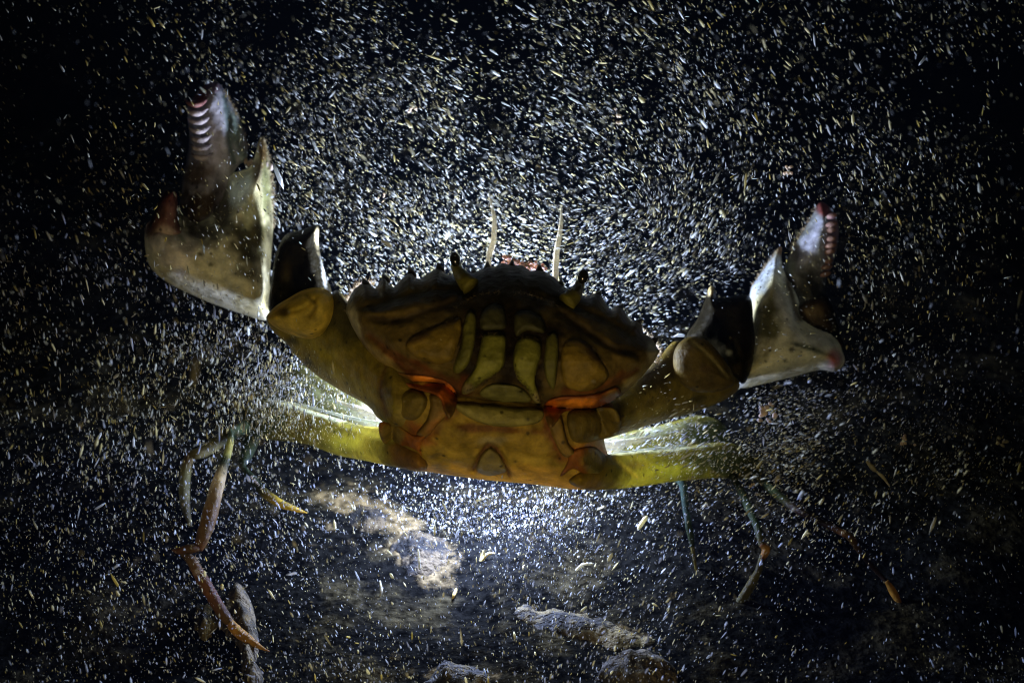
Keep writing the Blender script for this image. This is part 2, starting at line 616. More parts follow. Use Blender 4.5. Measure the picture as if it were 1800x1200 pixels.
M_R1 = rock_material('sandy_crust', (0.06, 0.045, 0.022), (0.006, 0.006, 0.005))
M_R2 = rock_material('olive_crust', (0.10, 0.078, 0.03), (0.012, 0.011, 0.006))
M_R3 = rock_material('grey_stone', (0.10, 0.08, 0.045), (0.03, 0.026, 0.016))
rock([(690, 950), (720, 925), (760, 925), (790, 950), (785, 985), (755, 1008), (715, 1000), (692, 975)], 3, M_R1,
     'pale sandy encrusted rock lit brightly beneath the belly of the crab', 1.3, 4)
rock([(600, 905), (625, 885), (660, 885), (685, 905), (665, 930), (625, 928)], 2.5, M_R1,
     'smaller pale sandy rock between the short yellow leg and the brightest rock', 1.3, 4)
rock([(905, 1090), (950, 1080), (1010, 1082), (1060, 1095), (1110, 1110), (1150, 1135), (1140, 1150), (1090, 1150),
      (1040, 1140), (990, 1135), (940, 1125)], 2.5, M_R2,
     'long low olive ledge of rock lying just above the rounded grey stone', 0.9)
rock([(1050, 1210), (1060, 1180), (1085, 1162), (1120, 1158), (1150, 1165), (1175, 1180), (1190, 1215), (1120, 1240)], 7, M_R3,
     'rounded grey stone cut off by the lower edge of the photo', 0.35)
rock([(740, 1215), (760, 1185), (800, 1172), (840, 1180), (865, 1200), (860, 1230), (790, 1235)], 5, M_R2,
     'small olive yellow stone at the lower edge, left of the rounded grey stone', 0.9)
rock([(390, 1060), (420, 1045), (445, 1065), (455, 1110), (452, 1160), (465, 1215), (430, 1225), (425, 1170),
      (405, 1120), (370, 1090)], 8, M_R3,
     'narrow pale grey stone under the tip of the longest walking leg', 0.7)
rock([(330, 1080), (350, 1060), (375, 1065), (385, 1090), (370, 1120), (345, 1115)], 6, M_R2,
     'small mossy stone beside the narrow pale grey stone', 1.0)

# ------------------------------------------------------------------ the crab
OLIVE = (0.34, 0.27, 0.07)
BELLY = (0.22, 0.17, 0.045)
DARK = (0.035, 0.022, 0.008)
ORANGE = (0.75, 0.17, 0.015)
PALE = (0.62, 0.56, 0.36)
CREAM = (0.6, 0.58, 0.45)
RED = (0.25, 0.045, 0.03)
BLUEGREY = (0.5, 0.55, 0.6)


def mixcol(base, spots):
    """colour function: base and soft-edged coloured areas (x, y, rx, ry, angle, colour, strength)"""
    def f(q):
        C = np.broadcast_to(np.asarray(base, float), (len(q), 3)).copy()
        nz = noise(q, 25, 31) * 0.35 + noise(q, 9, 32) * 0.2
        for (x, y, rx, ry, an, c, s) in spots:
            ca, sa = math.cos(math.radians(an)), math.sin(math.radians(an))
            X = ((q[:, 0] - x) * ca + (q[:, 1] - y) * sa) / rx
            Y = (-(q[:, 0] - x) * sa + (q[:, 1] - y) * ca) / ry
            m = np.clip(1.6 - (np.sqrt(X * X + Y * Y) + nz) * 1.2, 0, 1) * s
            m = (m * m * (3 - 2 * m))[:, None]
            C = C * (1 - m) + np.asarray(c) * m
        return C
    return f


body = MB()

# upper shell with its saw-toothed front edge and the mouth field
SHELL_TOP = [(607, 547), (612, 527), (622, 508), (636, 498), (650, 500), (660, 507), (668, 494), (676, 488), (684, 499),
             (692, 505), (704, 492), (722, 477), (730, 488), (740, 490), (757, 478), (772, 469), (780, 479), (790, 484),
             (800, 480), (812, 484), (833, 478), (846, 474), (857, 468), (870, 468), (882, 462), (900, 466), (918, 466),
             (933, 476), (948, 474), (960, 478), (975, 488), (986, 500), (1000, 508), (1015, 516), (1032, 521), (1046, 515), (1056, 518),
             (1064, 532), (1074, 545), (1084, 538), (1094, 541), (1102, 555), (1110, 565), (1120, 563), (1128, 570),
             (1131, 586), (1140, 590), (1149, 597), (1153, 608), (1160, 617)]
SHELL = SHELL_TOP + [(1150, 635), (1127, 664), (1092, 696), (1053, 714), (1023, 719), (985, 716), (950, 712), (900, 708),
                     (850, 704), (813, 700), (797, 690), (780, 674), (752, 672), (726, 672), (697, 660), (663, 637),
                     (637, 607), (618, 572)]
seam = DARK
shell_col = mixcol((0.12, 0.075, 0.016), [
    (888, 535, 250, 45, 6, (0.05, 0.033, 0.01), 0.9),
    (880, 500, 225, 50, 4, (0.012, 0.009, 0.004), 1),  # deep shade across the brow painted into the colour
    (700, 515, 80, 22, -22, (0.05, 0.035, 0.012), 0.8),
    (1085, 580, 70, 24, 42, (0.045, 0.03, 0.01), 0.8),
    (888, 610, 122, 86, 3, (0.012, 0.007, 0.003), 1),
    (745, 672, 90, 26, 12, (0.10, 0.028, 0.006), 1),
    (1030, 700, 90, 24, -12, (0.11, 0.032, 0.007), 1),
    (735, 645, 70, 10, 25, (0.16, 0.045, 0.01), 0.9),
    (1050, 680, 60, 14, -20, (0.18, 0.06, 0.012), 0.9),
    (668, 630, 60, 10, 42, (0.30, 0.2, 0.05), 0.8),
    (620, 562, 10, 46, -15, (0.5, 0.43, 0.25), 0.7),
    (1110, 668, 50, 10, -42, (0.30, 0.22, 0.06), 0.8),
    (1148, 615, 10, 22, 0, (0.5, 0.43, 0.25), 0.7)])
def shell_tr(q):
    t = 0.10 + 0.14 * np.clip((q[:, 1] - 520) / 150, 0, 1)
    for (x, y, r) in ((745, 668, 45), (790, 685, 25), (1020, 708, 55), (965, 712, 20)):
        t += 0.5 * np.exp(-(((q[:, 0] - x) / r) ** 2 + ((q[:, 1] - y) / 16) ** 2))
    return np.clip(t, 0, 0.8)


def shell_depth(q):
    return -4 + 10 * np.clip((620 - q[:, 1]) / 150, -0.1, 1) + 7 * np.clip(np.abs(q[:, 0] - 885) / 270, 0, 1) ** 2


GS = [
    ([(650, 560), (700, 562), (745, 548), (800, 528)], 7, 1.8, (0.04, 0.025, 0.01)),
    ([(985, 548), (1030, 580), (1080, 612), (1120, 622)], 7, 1.8, (0.04, 0.025, 0.01)),
    ([(640, 540), (690, 528), (760, 510), (830, 515)], 6, 1.2, None),
    ([(930, 515), (1000, 535), (1060, 560), (1110, 590)], 6, 1.2, None),
    ([(650, 590), (690, 622), (740, 650)], 6, 1.0, (0.10, 0.04, 0.01)),
    ([(1120, 650), (1085, 672), (1050, 692)], 5, 1.0, (0.10, 0.04, 0.01)),
]
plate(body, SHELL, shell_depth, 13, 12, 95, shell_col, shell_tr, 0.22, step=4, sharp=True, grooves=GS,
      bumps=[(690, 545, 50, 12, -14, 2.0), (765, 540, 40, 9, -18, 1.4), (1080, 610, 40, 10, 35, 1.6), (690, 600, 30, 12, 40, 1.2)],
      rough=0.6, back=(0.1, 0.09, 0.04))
# saw teeth stand up from the rim
for (x, y, a) in ((641, 497, -25), (676, 489, -20), (722, 478, -15), (772, 470, -10), (833, 479, -5), (857, 469, 0), (900, 466, 0), (948, 474, 0), (985, 499, 10),
                  (1052, 518, 35), (1090, 541, 40), (1123, 566, 45), (1150, 598, 50)):
    dz = float(shell_depth(np.array([[x, y]]))[0])
    ax, ay = math.sin(math.radians(a)), -math.cos(math.radians(a))
    tube(body, [(x - ax * 10, y - ay * 10, dz, 10), (x - ax * 3, y - ay * 3, dz, 7.5), (x + ax * 4, y + ay * 4, dz + 1, 4), (x + ax * 10, y + ay * 10, dz + 2, 0.6)],
         (0.05, 0.03, 0.012), 0.1, 0.5, 10, step=3)


def on(base_depth, ring, tf, R, lift=0.0):
    def f(q):
        d = seg_dist(q, ring, True)
        return base_depth(q) - tf * np.sqrt(np.clip(1 - (1 - np.clip(d / R, 0, 1)) ** 2, 0, 1)) - lift
    return f


sfront = on(shell_depth, np.array(SHELL, float), 13, 95)


def small(outline, dc, col, h=2.2, R=12, tr=0.16, gl=0.45, spots=(), rough=0.35, grooves=()):
    plate(body, outline, dc, h * 0.66, 2.5, R * 0.8, mixcol(col, spots), tr, gl, step=3, rough=rough, grooves=grooves)


OG = (0.20, 0.19, 0.03)      # olive-green mouth plates
OB = (0.21, 0.135, 0.02)     # olive-brown cheeks
small([(712, 604), (728, 588), (760, 574), (795, 560), (811, 560), (810, 588), (802, 614), (792, 634), (768, 640), (740, 632), (722, 620)], sfront, OB, 3.6, 24,
      spots=[(740, 590, 30, 8, -25, (0.12, 0.07, 0.02), 0.9)])
small([(824, 545), (836, 552), (837, 580), (832, 615), (822, 642), (806, 656), (796, 650), (803, 625), (811, 600), (815, 568)], sfront, (0.13, 0.12, 0.022), 3.0, 9)
small([(850, 588), (872, 583), (889, 590), (889, 616), (885, 643), (868, 660), (848, 672), (828, 690), (812, 692), (814, 674), (832, 650), (841, 622), (845, 602)],
      sfront, OG, 3.8, 14, spots=[(826, 684, 12, 10, 0, (0.3, 0.22, 0.1), 0.8)])
small([(847, 548), (866, 534), (884, 540), (890, 560), (886, 578), (850, 580), (843, 566)], sfront, (0.07, 0.065, 0.025), 3.5, 14)
small([(908, 600), (925, 590), (948, 597), (952, 620), (945, 646), (941, 668), (948, 692), (951, 710), (940, 707), (924, 682), (908, 662), (902, 632)],
      sfront, OG, 3.8, 14, spots=[(945, 700, 10, 12, 0, (0.3, 0.24, 0.1), 0.8)])
small([(905, 552), (930, 546), (954, 560), (957, 585), (926, 581), (907, 590)], sfront, (0.065, 0.06, 0.022), 3.5, 14)
small([(962, 590), (975, 582), (982, 600), (981, 640), (975, 682), (964, 676), (956, 645), (958, 612)], sfront, (0.12, 0.11, 0.022), 3.0, 9)
small([(991, 604), (1012, 594), (1038, 608), (1058, 634), (1070, 660), (1052, 682), (1022, 688), (996, 680), (986, 655), (986, 628)], sfront, OB, 3.6, 24,
      spots=[(1045, 625, 30, 9, 45, (0.12, 0.07, 0.02), 0.9)])
small([(842, 691), (862, 675), (900, 676), (922, 685), (933, 705), (890, 708), (858, 701)], sfront, (0.16, 0.145, 0.04), 3.0, 10)
# orange rims at the mouth corners, glow of transmitted light painted into the colour
ORIM = (0.26, 0.07, 0.012)
small([(694, 655), (722, 658), (752, 661), (784, 670), (803, 692), (801, 718), (790, 735), (780, 722), (774, 702), (760, 692), (735, 686), (712, 676)], lambda q: sfront(q) - 0.6, ORIM, 2.0, 9, 0.28, 0.9,
      [(748, 668, 26, 9, 10, (0.95, 0.30, 0.025), 1), (786, 690, 14, 14, 40, (0.8, 0.18, 0.012), 1), (706, 664, 18, 9, 10, (0.2, 0.11, 0.025), 0.9), (792, 724, 14, 14, 0, (0.17, 0.09, 0.02), 1)], 0.8)
small([(955, 716), (966, 702), (990, 696), (1022, 695), (1055, 690), (1085, 680), (1090, 694), (1062, 712), (1025, 720), (992, 724), (980, 740), (968, 752), (960, 738)], lambda q: sfront(q) - 0.6, ORIM, 2.6, 11, 0.28, 0.9,
      [(1012, 708, 32, 8, -5, (0.95, 0.30, 0.025), 1), (970, 718, 12, 14, 0, (0.8, 0.18, 0.012), 1), (1076, 692, 22, 10, -20, (0.2, 0.11, 0.025), 0.9), (966, 744, 14, 14, 0, (0.17, 0.09, 0.02), 1)], 0.8)

# membrane that joins the shell to the breastplate
plate(body, [(700, 660), (760, 640), (850, 660), (960, 665), (1050, 690), (1080, 720), (1060, 770), (980, 790), (870, 790), (770, 780), (705, 740), (692, 700)],
      4, 6, 8, 40, (0.14, 0.04, 0.01), 0.25, 0.5, step=6)

# breastplate / abdomen
BELLYO = [(690, 752), (686, 720), (690, 690), (712, 668), (745, 655), (790, 672), (850, 690), (900, 694), (950, 700), (1010, 702), (1048, 720),
          (1060, 752), (1064, 785), (1078, 825), (1068, 852), (1040, 859), (1000, 859), (940, 851), (850, 843), (760, 830), (720, 824), (690, 800)]
belly_col = mixcol((0.28, 0.18, 0.022), [
    (900, 838, 220, 20, 3, (0.50, 0.27, 0.03), 0.95),
    (735, 765, 30, 22, 20, (0.22, 0.07, 0.012), 0.9),
    (690, 790, 30, 40, 0, (0.27, 0.2, 0.03), 0.9),
    (1085, 820, 34, 50, 0, (0.36, 0.29, 0.03), 0.9),
    (785, 715, 20, 40, 25, (0.12, 0.04, 0.01), 0.9),
    (972, 750, 20, 50, -10, (0.12, 0.035, 0.01), 0.9),
    (1030, 800, 46, 24, 10, (0.26, 0.09, 0.015), 0.9),
    (870, 754, 90, 8, 3, (0.14, 0.05, 0.012), 0.8),
    (870, 775, 26, 10, 0, (0.30, 0.24, 0.11), 0.7)])
GB = [
    ([(832, 826), (842, 803), (858, 782), (874, 790), (886, 812), (896, 838)], 4, 1.6, (0.08, 0.03, 0.01)),
    ([(760, 770), (800, 795), (838, 790)], 7, 0.9, None),
    ([(885, 785), (930, 805), (985, 805)], 7, 0.9, None),
    ([(770, 800), (800, 820), (830, 828)], 6, 0.7, None),
]


def belly_tr(q):
    return 0.2 + 0.36 * np.clip((q[:, 1] - 780) / 70, 0, 1)


def belly_depth(q):
    return -1.5 + 8 * np.clip((q[:, 1] - 700) / 160, 0, 1) + 9 * np.clip((np.abs(q[:, 0] - 885) - 140) / 60, 0, 1) * np.clip((q[:, 1] - 740) / 40, 0, 1)


plate(body, BELLYO, belly_depth, 11, 9, 80, belly_col, belly_tr, 0.35, step=4,
      grooves=GB, bumps=[(780, 800, 60, 20, 10, 1.2), (945, 815, 50, 18, 0, 1.2), (810, 765, 30, 16, 20, 1.0), (920, 775, 34, 16, 0, 1.0)], rough=0.6)
bfront = on(belly_depth, spline(BELLYO, 5), 11, 80)
both = lambda q: np.minimum(bfront(q), 0)
small([(801, 708), (850, 709), (900, 715), (949, 717), (956, 730), (944, 744), (905, 750), (865, 748), (832, 738), (806, 722)], bfront, (0.22, 0.185, 0.045), 3.2, 14, 0.14)
small([(684, 702), (705, 686), (735, 685), (751, 700), (746, 722), (730, 738), (704, 734), (688, 722)], both, (0.15, 0.105, 0.018), 2.8, 12, 0.14)
small([(756, 692), (783, 690), (795, 706), (788, 727), (770, 746), (750, 768), (732, 762), (749, 738), (756, 714)], both, (0.2, 0.12, 0.025), 3.0, 12, 0.14,
      spots=[(765, 745, 14, 26, 40, (0.3, 0.12, 0.02), 0.7)])
small([(964, 722), (984, 727), (991, 747), (998, 775), (1012, 797), (992, 803), (975, 777), (964, 745)], both, (0.19, 0.115, 0.022), 3.0, 10, 0.14)
small([(1000, 724), (1040, 717), (1078, 716), (1091, 737), (1086, 762), (1050, 774), (1014, 778), (1000, 760)], both, (0.15, 0.105, 0.02), 2.8, 12, 0.14)
small([(668, 742), (700, 748), (728, 764), (752, 762), (740, 780), (744, 804), (730, 792), (712, 784), (690, 788), (670, 772)], bfront, (0.30, 0.10, 0.015), 2.6, 12, 0.3,
      spots=[(684, 765, 24, 22, 0, (0.25, 0.17, 0.03), 1)])
small([(1006, 792), (1040, 784), (1062, 798), (1085, 824), (1060, 838), (1030, 836), (1008, 824), (984, 838), (996, 814)], bfront, (0.30, 0.10, 0.015), 2.6, 12, 0.3,
      spots=[(1060, 815, 34, 30, 20, (0.30, 0.24, 0.03), 1)])
small([(690, 800), (715, 796), (738, 806), (750, 824), (715, 820)], bfront, (0.30, 0.13, 0.02), 2.0, 10, 0.3)
small([(862, 787), (876, 797), (885, 812), (889, 828), (862, 836), (838, 827), (842, 808), (850, 795)], bfront, (0.26, 0.2, 0.06), 3.0, 14, 0.2)

# upper arms
ARM_L = [(468, 556), (480, 582), (506, 606), (530, 636), (560, 662), (605, 690), (645, 712), (668, 738), (700, 752),
         (735, 748), (756, 725), (756, 695), (740, 668), (700, 640), (665, 600), (635, 570), (615, 535), (592, 510),
         (570, 530), (530, 545), (495, 545)]
plate(body, ARM_L, lambda q: 9 + 26 * np.clip((640 - q[:, 0]) / 130, -0.4, 1), 9, 8, 55,
      mixcol((0.19, 0.135, 0.018), [(650, 690, 110, 14, 32, (0.24, 0.19, 0.025), 0.9), (600, 560, 30, 60, -30, (0.05, 0.04, 0.015), 1),
                                  (560, 610, 60, 12, 35, (0.25, 0.19, 0.025), 0.9), (515, 600, 14, 8, 20, (0.05, 0.04, 0.01), 0.9),
                                  (720, 725, 24, 20, 0, (0.26, 0.2, 0.05), 1), (541, 640, 7, 12, 0, (0.03, 0.02, 0.01), 1)]),
      0.18, 0.3, step=4, grooves=[([(680, 640), (668, 680), (680, 728)], 4, 0.8, (0.14, 0.08, 0.02)),
                                   ([(500, 585), (560, 610), (620, 660)], 8, 0.8, None)], rough=0.4)
ARM_R = [(992, 722), (1030, 712), (1080, 690), (1120, 660), (1155, 632), (1185, 600), (1215, 610), (1250, 640), (1290, 660),
         (1300, 680), (1275, 702), (1225, 722), (1150, 744), (1095, 762), (1045, 775), (1005, 772), (990, 750)]
plate(body, ARM_R, lambda q: 9 + 28 * np.clip((q[:, 0] - 1060) / 180, -0.4, 1), 9, 8, 50,
      mixcol((0.15, 0.105, 0.018), [(1150, 725, 110, 12, -20, (0.2, 0.155, 0.025), 0.9), (1165, 650, 60, 22, -35, (0.03, 0.022, 0.01), 1),
                                    (1020, 745, 24, 20, 0, (0.24, 0.19, 0.05), 1), (1230, 700, 40, 8, -10, (0.06, 0.045, 0.01), 0.8)]),
      0.18, 0.3, step=4, grooves=[([(1085, 700), (1092, 730), (1088, 762)], 4, 0.8, (0.1, 0.06, 0.015))], rough=0.4)

# wrists: dark upper piece with its spine, pale rounded lower piece
plate(body, [(474, 548), (476, 500), (484, 450), (500, 415), (525, 405), (546, 398), (556, 396), (561, 402), (560, 425), (566, 460), (577, 495),
             (582, 515), (560, 530), (520, 545)], 38, 8, 8, 26,
      mixcol((0.010, 0.008, 0.004), [(500, 495, 16, 40, 12, (0.07, 0.05, 0.014), 0.9), (569, 480, 3, 30, -8, (0.3, 0.3, 0.28), 1), (558, 420, 4, 26, -4, (0.5, 0.42, 0.25), 1)]), 0.12, 0.06, step=4)
plate(body, [(468, 560), (482, 540), (505, 525), (533, 510), (562, 505), (583, 516), (593, 540), (589, 566), (572, 587),
             (546, 596), (515, 590), (487, 577)], 19, 11, 8, 40,
      mixcol((0.60, 0.43, 0.07), [(500, 548, 14, 10, 0, (0.1, 0.07, 0.02), 0.8), (550, 580, 40, 10, -8, (0.62, 0.44, 0.07), 0.9)]), 0.5, 0.4, step=3.5,
      grooves=[([(540, 520), (556, 536), (545, 556)], 3, 0.7, (0.25, 0.17, 0.03)), ([(512, 548), (535, 540), (560, 520)], 3, 0.6, None)])
plate(body, [(1207, 590), (1226, 560), (1238, 530), (1246, 506), (1253, 502), (1258, 512), (1262, 524), (1290, 520), (1318, 522), (1324, 560),
             (1326, 620), (1310, 672), (1290, 662), (1255, 620), (1222, 606)], 41, 8, 8, 26,
      mixcol((0.010, 0.008, 0.004), [(1250, 508, 5, 10, 20, (0.5, 0.4, 0.2), 1), (1290, 625, 12, 34, -8, (0.06, 0.045, 0.018), 0.9)]), 0.12, 0.06, step=4)
plate(body, [(1183, 628), (1190, 607), (1206, 594), (1228, 592), (1250, 604), (1270, 628), (1288, 656), (1290, 676), (1262, 688),
             (1225, 689), (1200, 676), (1186, 655)], 18, 5, 8, 40,
      mixcol((0.11, 0.075, 0.018), [(1240, 645, 14, 8, 30, (0.08, 0.05, 0.02), 0.9), (1272, 655, 10, 12, 30, (0.05, 0.035, 0.015), 1),
                                  (1220, 610, 14, 10, 0, (0.1, 0.07, 0.03), 0.8)]), 0.38, 0.3, step=3.5,
      grooves=[([(1215, 600), (1245, 625), (1280, 665)], 3, 0.6, (0.22, 0.18, 0.07))])

# left claw: palm, short lower finger, toothed upper finger
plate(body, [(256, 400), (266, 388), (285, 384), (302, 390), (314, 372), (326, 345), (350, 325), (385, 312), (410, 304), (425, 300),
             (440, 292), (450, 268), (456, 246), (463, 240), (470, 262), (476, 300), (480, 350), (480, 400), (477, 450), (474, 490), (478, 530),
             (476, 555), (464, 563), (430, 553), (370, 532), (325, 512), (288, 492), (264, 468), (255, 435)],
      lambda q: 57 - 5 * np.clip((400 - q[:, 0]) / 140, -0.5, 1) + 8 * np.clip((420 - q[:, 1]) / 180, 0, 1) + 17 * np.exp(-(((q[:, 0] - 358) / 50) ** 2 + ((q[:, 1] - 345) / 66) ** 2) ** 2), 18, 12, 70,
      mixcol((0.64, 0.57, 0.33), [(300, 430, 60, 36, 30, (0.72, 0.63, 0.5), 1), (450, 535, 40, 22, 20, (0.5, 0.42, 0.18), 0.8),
                                  (266, 400, 22, 22, 0, (0.34, 0.20, 0.19), 0.9), (358, 350, 62, 74, 0, (0.04, 0.03, 0.016), 1), (438, 425, 36, 52, 10, (0.06, 0.05, 0.016), 1),  # dark hollow behind the upper finger: recess shade painted in
                                  (440, 370, 16, 30, 10, (0.55, 0.55, 0.3), 0.8), (425, 335, 20, 30, 0, (0.58, 0.62, 0.6), 0.9),  # bluish highlight painted on the inner palm
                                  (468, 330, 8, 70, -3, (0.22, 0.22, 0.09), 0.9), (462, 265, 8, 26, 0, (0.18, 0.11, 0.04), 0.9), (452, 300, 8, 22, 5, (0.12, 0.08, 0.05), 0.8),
                                  (477, 460, 12, 100, 0, (0.10, 0.085, 0.04), 1), (352, 447, 7, 4, 30, (0.15, 0.14, 0.06), 0.9), (370, 465, 5, 4, 0, (0.15, 0.14, 0.06), 0.9),  # dark edge strip: shade from the wrist painted in
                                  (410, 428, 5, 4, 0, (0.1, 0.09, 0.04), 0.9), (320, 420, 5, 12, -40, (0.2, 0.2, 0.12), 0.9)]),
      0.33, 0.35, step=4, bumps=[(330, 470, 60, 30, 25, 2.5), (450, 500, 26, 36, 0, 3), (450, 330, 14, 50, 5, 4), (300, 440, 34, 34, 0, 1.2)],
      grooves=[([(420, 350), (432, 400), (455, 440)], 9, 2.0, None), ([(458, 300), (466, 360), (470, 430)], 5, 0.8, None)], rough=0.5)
plate(body, [(262, 402), (272, 372), (283, 345), (296, 334), (309, 338), (312, 356), (312, 385), (322, 412), (300, 425), (272, 420)],
      46, 7, 6, 22, mixcol((0.22, 0.10, 0.08), [(295, 345, 22, 16, 0, (0.16, 0.05, 0.04), 1), (285, 410, 24, 14, 0, (0.5, 0.38, 0.3), 0.9)]),
      0.3, 0.5, step=3.5)
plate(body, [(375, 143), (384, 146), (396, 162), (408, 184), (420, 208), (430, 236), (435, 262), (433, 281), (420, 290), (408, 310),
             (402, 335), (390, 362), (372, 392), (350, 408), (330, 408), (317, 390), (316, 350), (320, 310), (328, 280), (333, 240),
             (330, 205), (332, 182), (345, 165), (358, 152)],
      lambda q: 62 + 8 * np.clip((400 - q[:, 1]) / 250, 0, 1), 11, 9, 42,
      mixcol((0.50, 0.50, 0.62), [(350, 365, 48, 62, 0, (0.045, 0.028, 0.012), 1), (355, 305, 34, 16, 0, (0.16, 0.12, 0.09), 0.8),  # shade on the lower half and violet highlight painted into the colour
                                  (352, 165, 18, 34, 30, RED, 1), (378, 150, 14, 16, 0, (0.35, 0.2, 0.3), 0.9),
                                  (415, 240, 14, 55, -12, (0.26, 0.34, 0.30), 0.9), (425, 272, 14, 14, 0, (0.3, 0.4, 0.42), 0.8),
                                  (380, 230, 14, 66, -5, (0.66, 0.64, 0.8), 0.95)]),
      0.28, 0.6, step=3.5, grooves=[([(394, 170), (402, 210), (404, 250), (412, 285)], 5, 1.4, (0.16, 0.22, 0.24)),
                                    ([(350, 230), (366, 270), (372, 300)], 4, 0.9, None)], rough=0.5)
for k in range(7):
    y = 180 + k * 15.5
    x = 343 + 2.0 * k - 0.5 * max(0, k - 4)
    c_ = (0.55, 0.48, 0.54) if k > 0 else (0.33, 0.15, 0.15)
    m_ = 50 - k * 0.4
    tube(body, [(x - 17, y - 4, m_ + 4, 1.5), (x - 11, y + 2, m_ + 1, 4.2), (x - 1, y + 5, m_, 5.4 + math.sin(k * 2.1)), (x + 10, y + 3, m_ + 1, 4.6), (x + 20, y - 4, m_ + 4, 1.5)],
         c_, 0.25, 0.7, 12, step=3, rough=0.12)
for k in range(8):     # small teeth on the lower edge of the upper finger and the ridge beside it
    blob(body, 432 + 4.4 * k + 0.3 * k * k, 283 + (k % 2) * 4 + k, 58, 4, 7, 6, 10, (0.5, 0.42, 0.36), 0.35, 0.5, 10, 7)

# right claw
plate(body, [(1318, 540), (1320, 508), (1336, 482), (1352, 458), (1366, 438), (1374, 434), (1373, 450), (1378, 476), (1392, 500), (1404, 528),
             (1410, 556), (1432, 572), (1460, 584), (1474, 598), (1480, 615), (1485, 634), (1478, 647), (1466, 653), (1440, 650), (1397, 661), (1343, 674),
             (1303, 682), (1288, 674), (1296, 650), (1312, 610), (1317, 575)],
      lambda q: 60 + 5 * np.clip((540 - q[:, 1]) / 100, -0.5, 1), 18, 11, 62,
      mixcol((0.52, 0.47, 0.28), [(1390, 630, 80, 20, -8, (0.58, 0.52, 0.28), 1), (1348, 562, 28, 46, 10, (0.085, 0.075, 0.024), 0.95),
                                  (1338, 490, 14, 50, 28, (0.5, 0.55, 0.6), 1), (1390, 560, 16, 45, -20, (0.48, 0.44, 0.33), 0.9),  # bluish highlight painted along the inner edge
                                  (1440, 600, 34, 16, 12, (0.48, 0.46, 0.36), 0.9), (1425, 613, 34, 5, 18, (0.07, 0.08, 0.045), 0.9),
                                  (1470, 632, 16, 20, 0, (0.4, 0.14, 0.12), 1), (1392, 615, 5, 4, 0, (0.07, 0.06, 0.03), 0.9),
                                  (1380, 634, 5, 4, 0, (0.08, 0.07, 0.03), 0.9), (1300, 675, 12, 8, 0, (0.6, 0.6, 0.5), 0.8),
                                  (1372, 440, 6, 8, 0, (0.5, 0.25, 0.1), 0.9)]),
      0.3, 0.35, step=4, bumps=[(1380, 640, 60, 20, -8, 2), (1390, 560, 14, 40, -20, 1.6), (1470, 632, 10, 12, 0, 3)],
      grooves=[([(1383, 490), (1398, 540), (1406, 560)], 7, 2.0, DARK), ([(1400, 612), (1430, 618), (1455, 628)], 4, 1.0, None),
               ([(1358, 470), (1345, 510), (1325, 545)], 5, 1.2, None)], rough=0.5)
plate(body, [(1400, 540), (1425, 520), (1452, 520), (1464, 540), (1472, 570), (1482, 600), (1483, 612), (1465, 606), (1435, 596), (1412, 575)],
      60, 8, 8, 24, mixcol((0.05, 0.035, 0.018), [(1425, 545, 22, 12, 10, (0.14, 0.1, 0.05), 0.9), (1476, 605, 14, 14, 0, (0.3, 0.08, 0.06), 0.9)]),
      0.25, 0.4, step=4, grooves=[([(1440, 575), (1470, 590)], 4, 1, None)])
plate(body, [(1440, 357), (1450, 358), (1462, 370), (1472, 390), (1474, 410), (1470, 440), (1462, 468), (1452, 490), (1452, 515), (1458, 540),
             (1435, 545), (1408, 545), (1396, 520), (1378, 488), (1382, 462), (1394, 436), (1412, 406), (1428, 378)],
      lambda q: 64 + 7 * np.clip((540 - q[:, 1]) / 180, 0, 1), 11, 9, 36,
      mixcol((0.26, 0.27, 0.26), [(1425, 425, 17, 50, 24, (0.58, 0.6, 0.8), 1), (1448, 368, 18, 16, 0, (0.26, 0.07, 0.06), 1),
                                  (1462, 420, 12, 60, 8, (0.30, 0.16, 0.14), 0.9), (1425, 508, 36, 38, 0, (0.04, 0.042, 0.035), 0.95),  # finger's shaded lower half and blue highlight are painted colour
                                  (1388, 470, 12, 20, 20, (0.22, 0.26, 0.2), 0.8)]),
      0.28, 0.6, step=3.5, grooves=[([(1436, 385), (1424, 415), (1412, 445)], 4, 0.9, None), ([(1378, 480), (1396, 505), (1404, 540)], 6, 1.5, DARK)],
      rough=0.5)
for k in range(9):
    blob(body, 1462 + 4 * math.sin(k / 8 * math.pi) - k * 1.4, 380 + k * 12.8 + 2 * math.sin(k * 2.3), 58, 11 + 2 * math.sin(k * 1.9), 6, 9, -14 + 8 * math.sin(k * 3.1), (0.33, 0.2, 0.17), 0.3, 0.5, 14, 9)

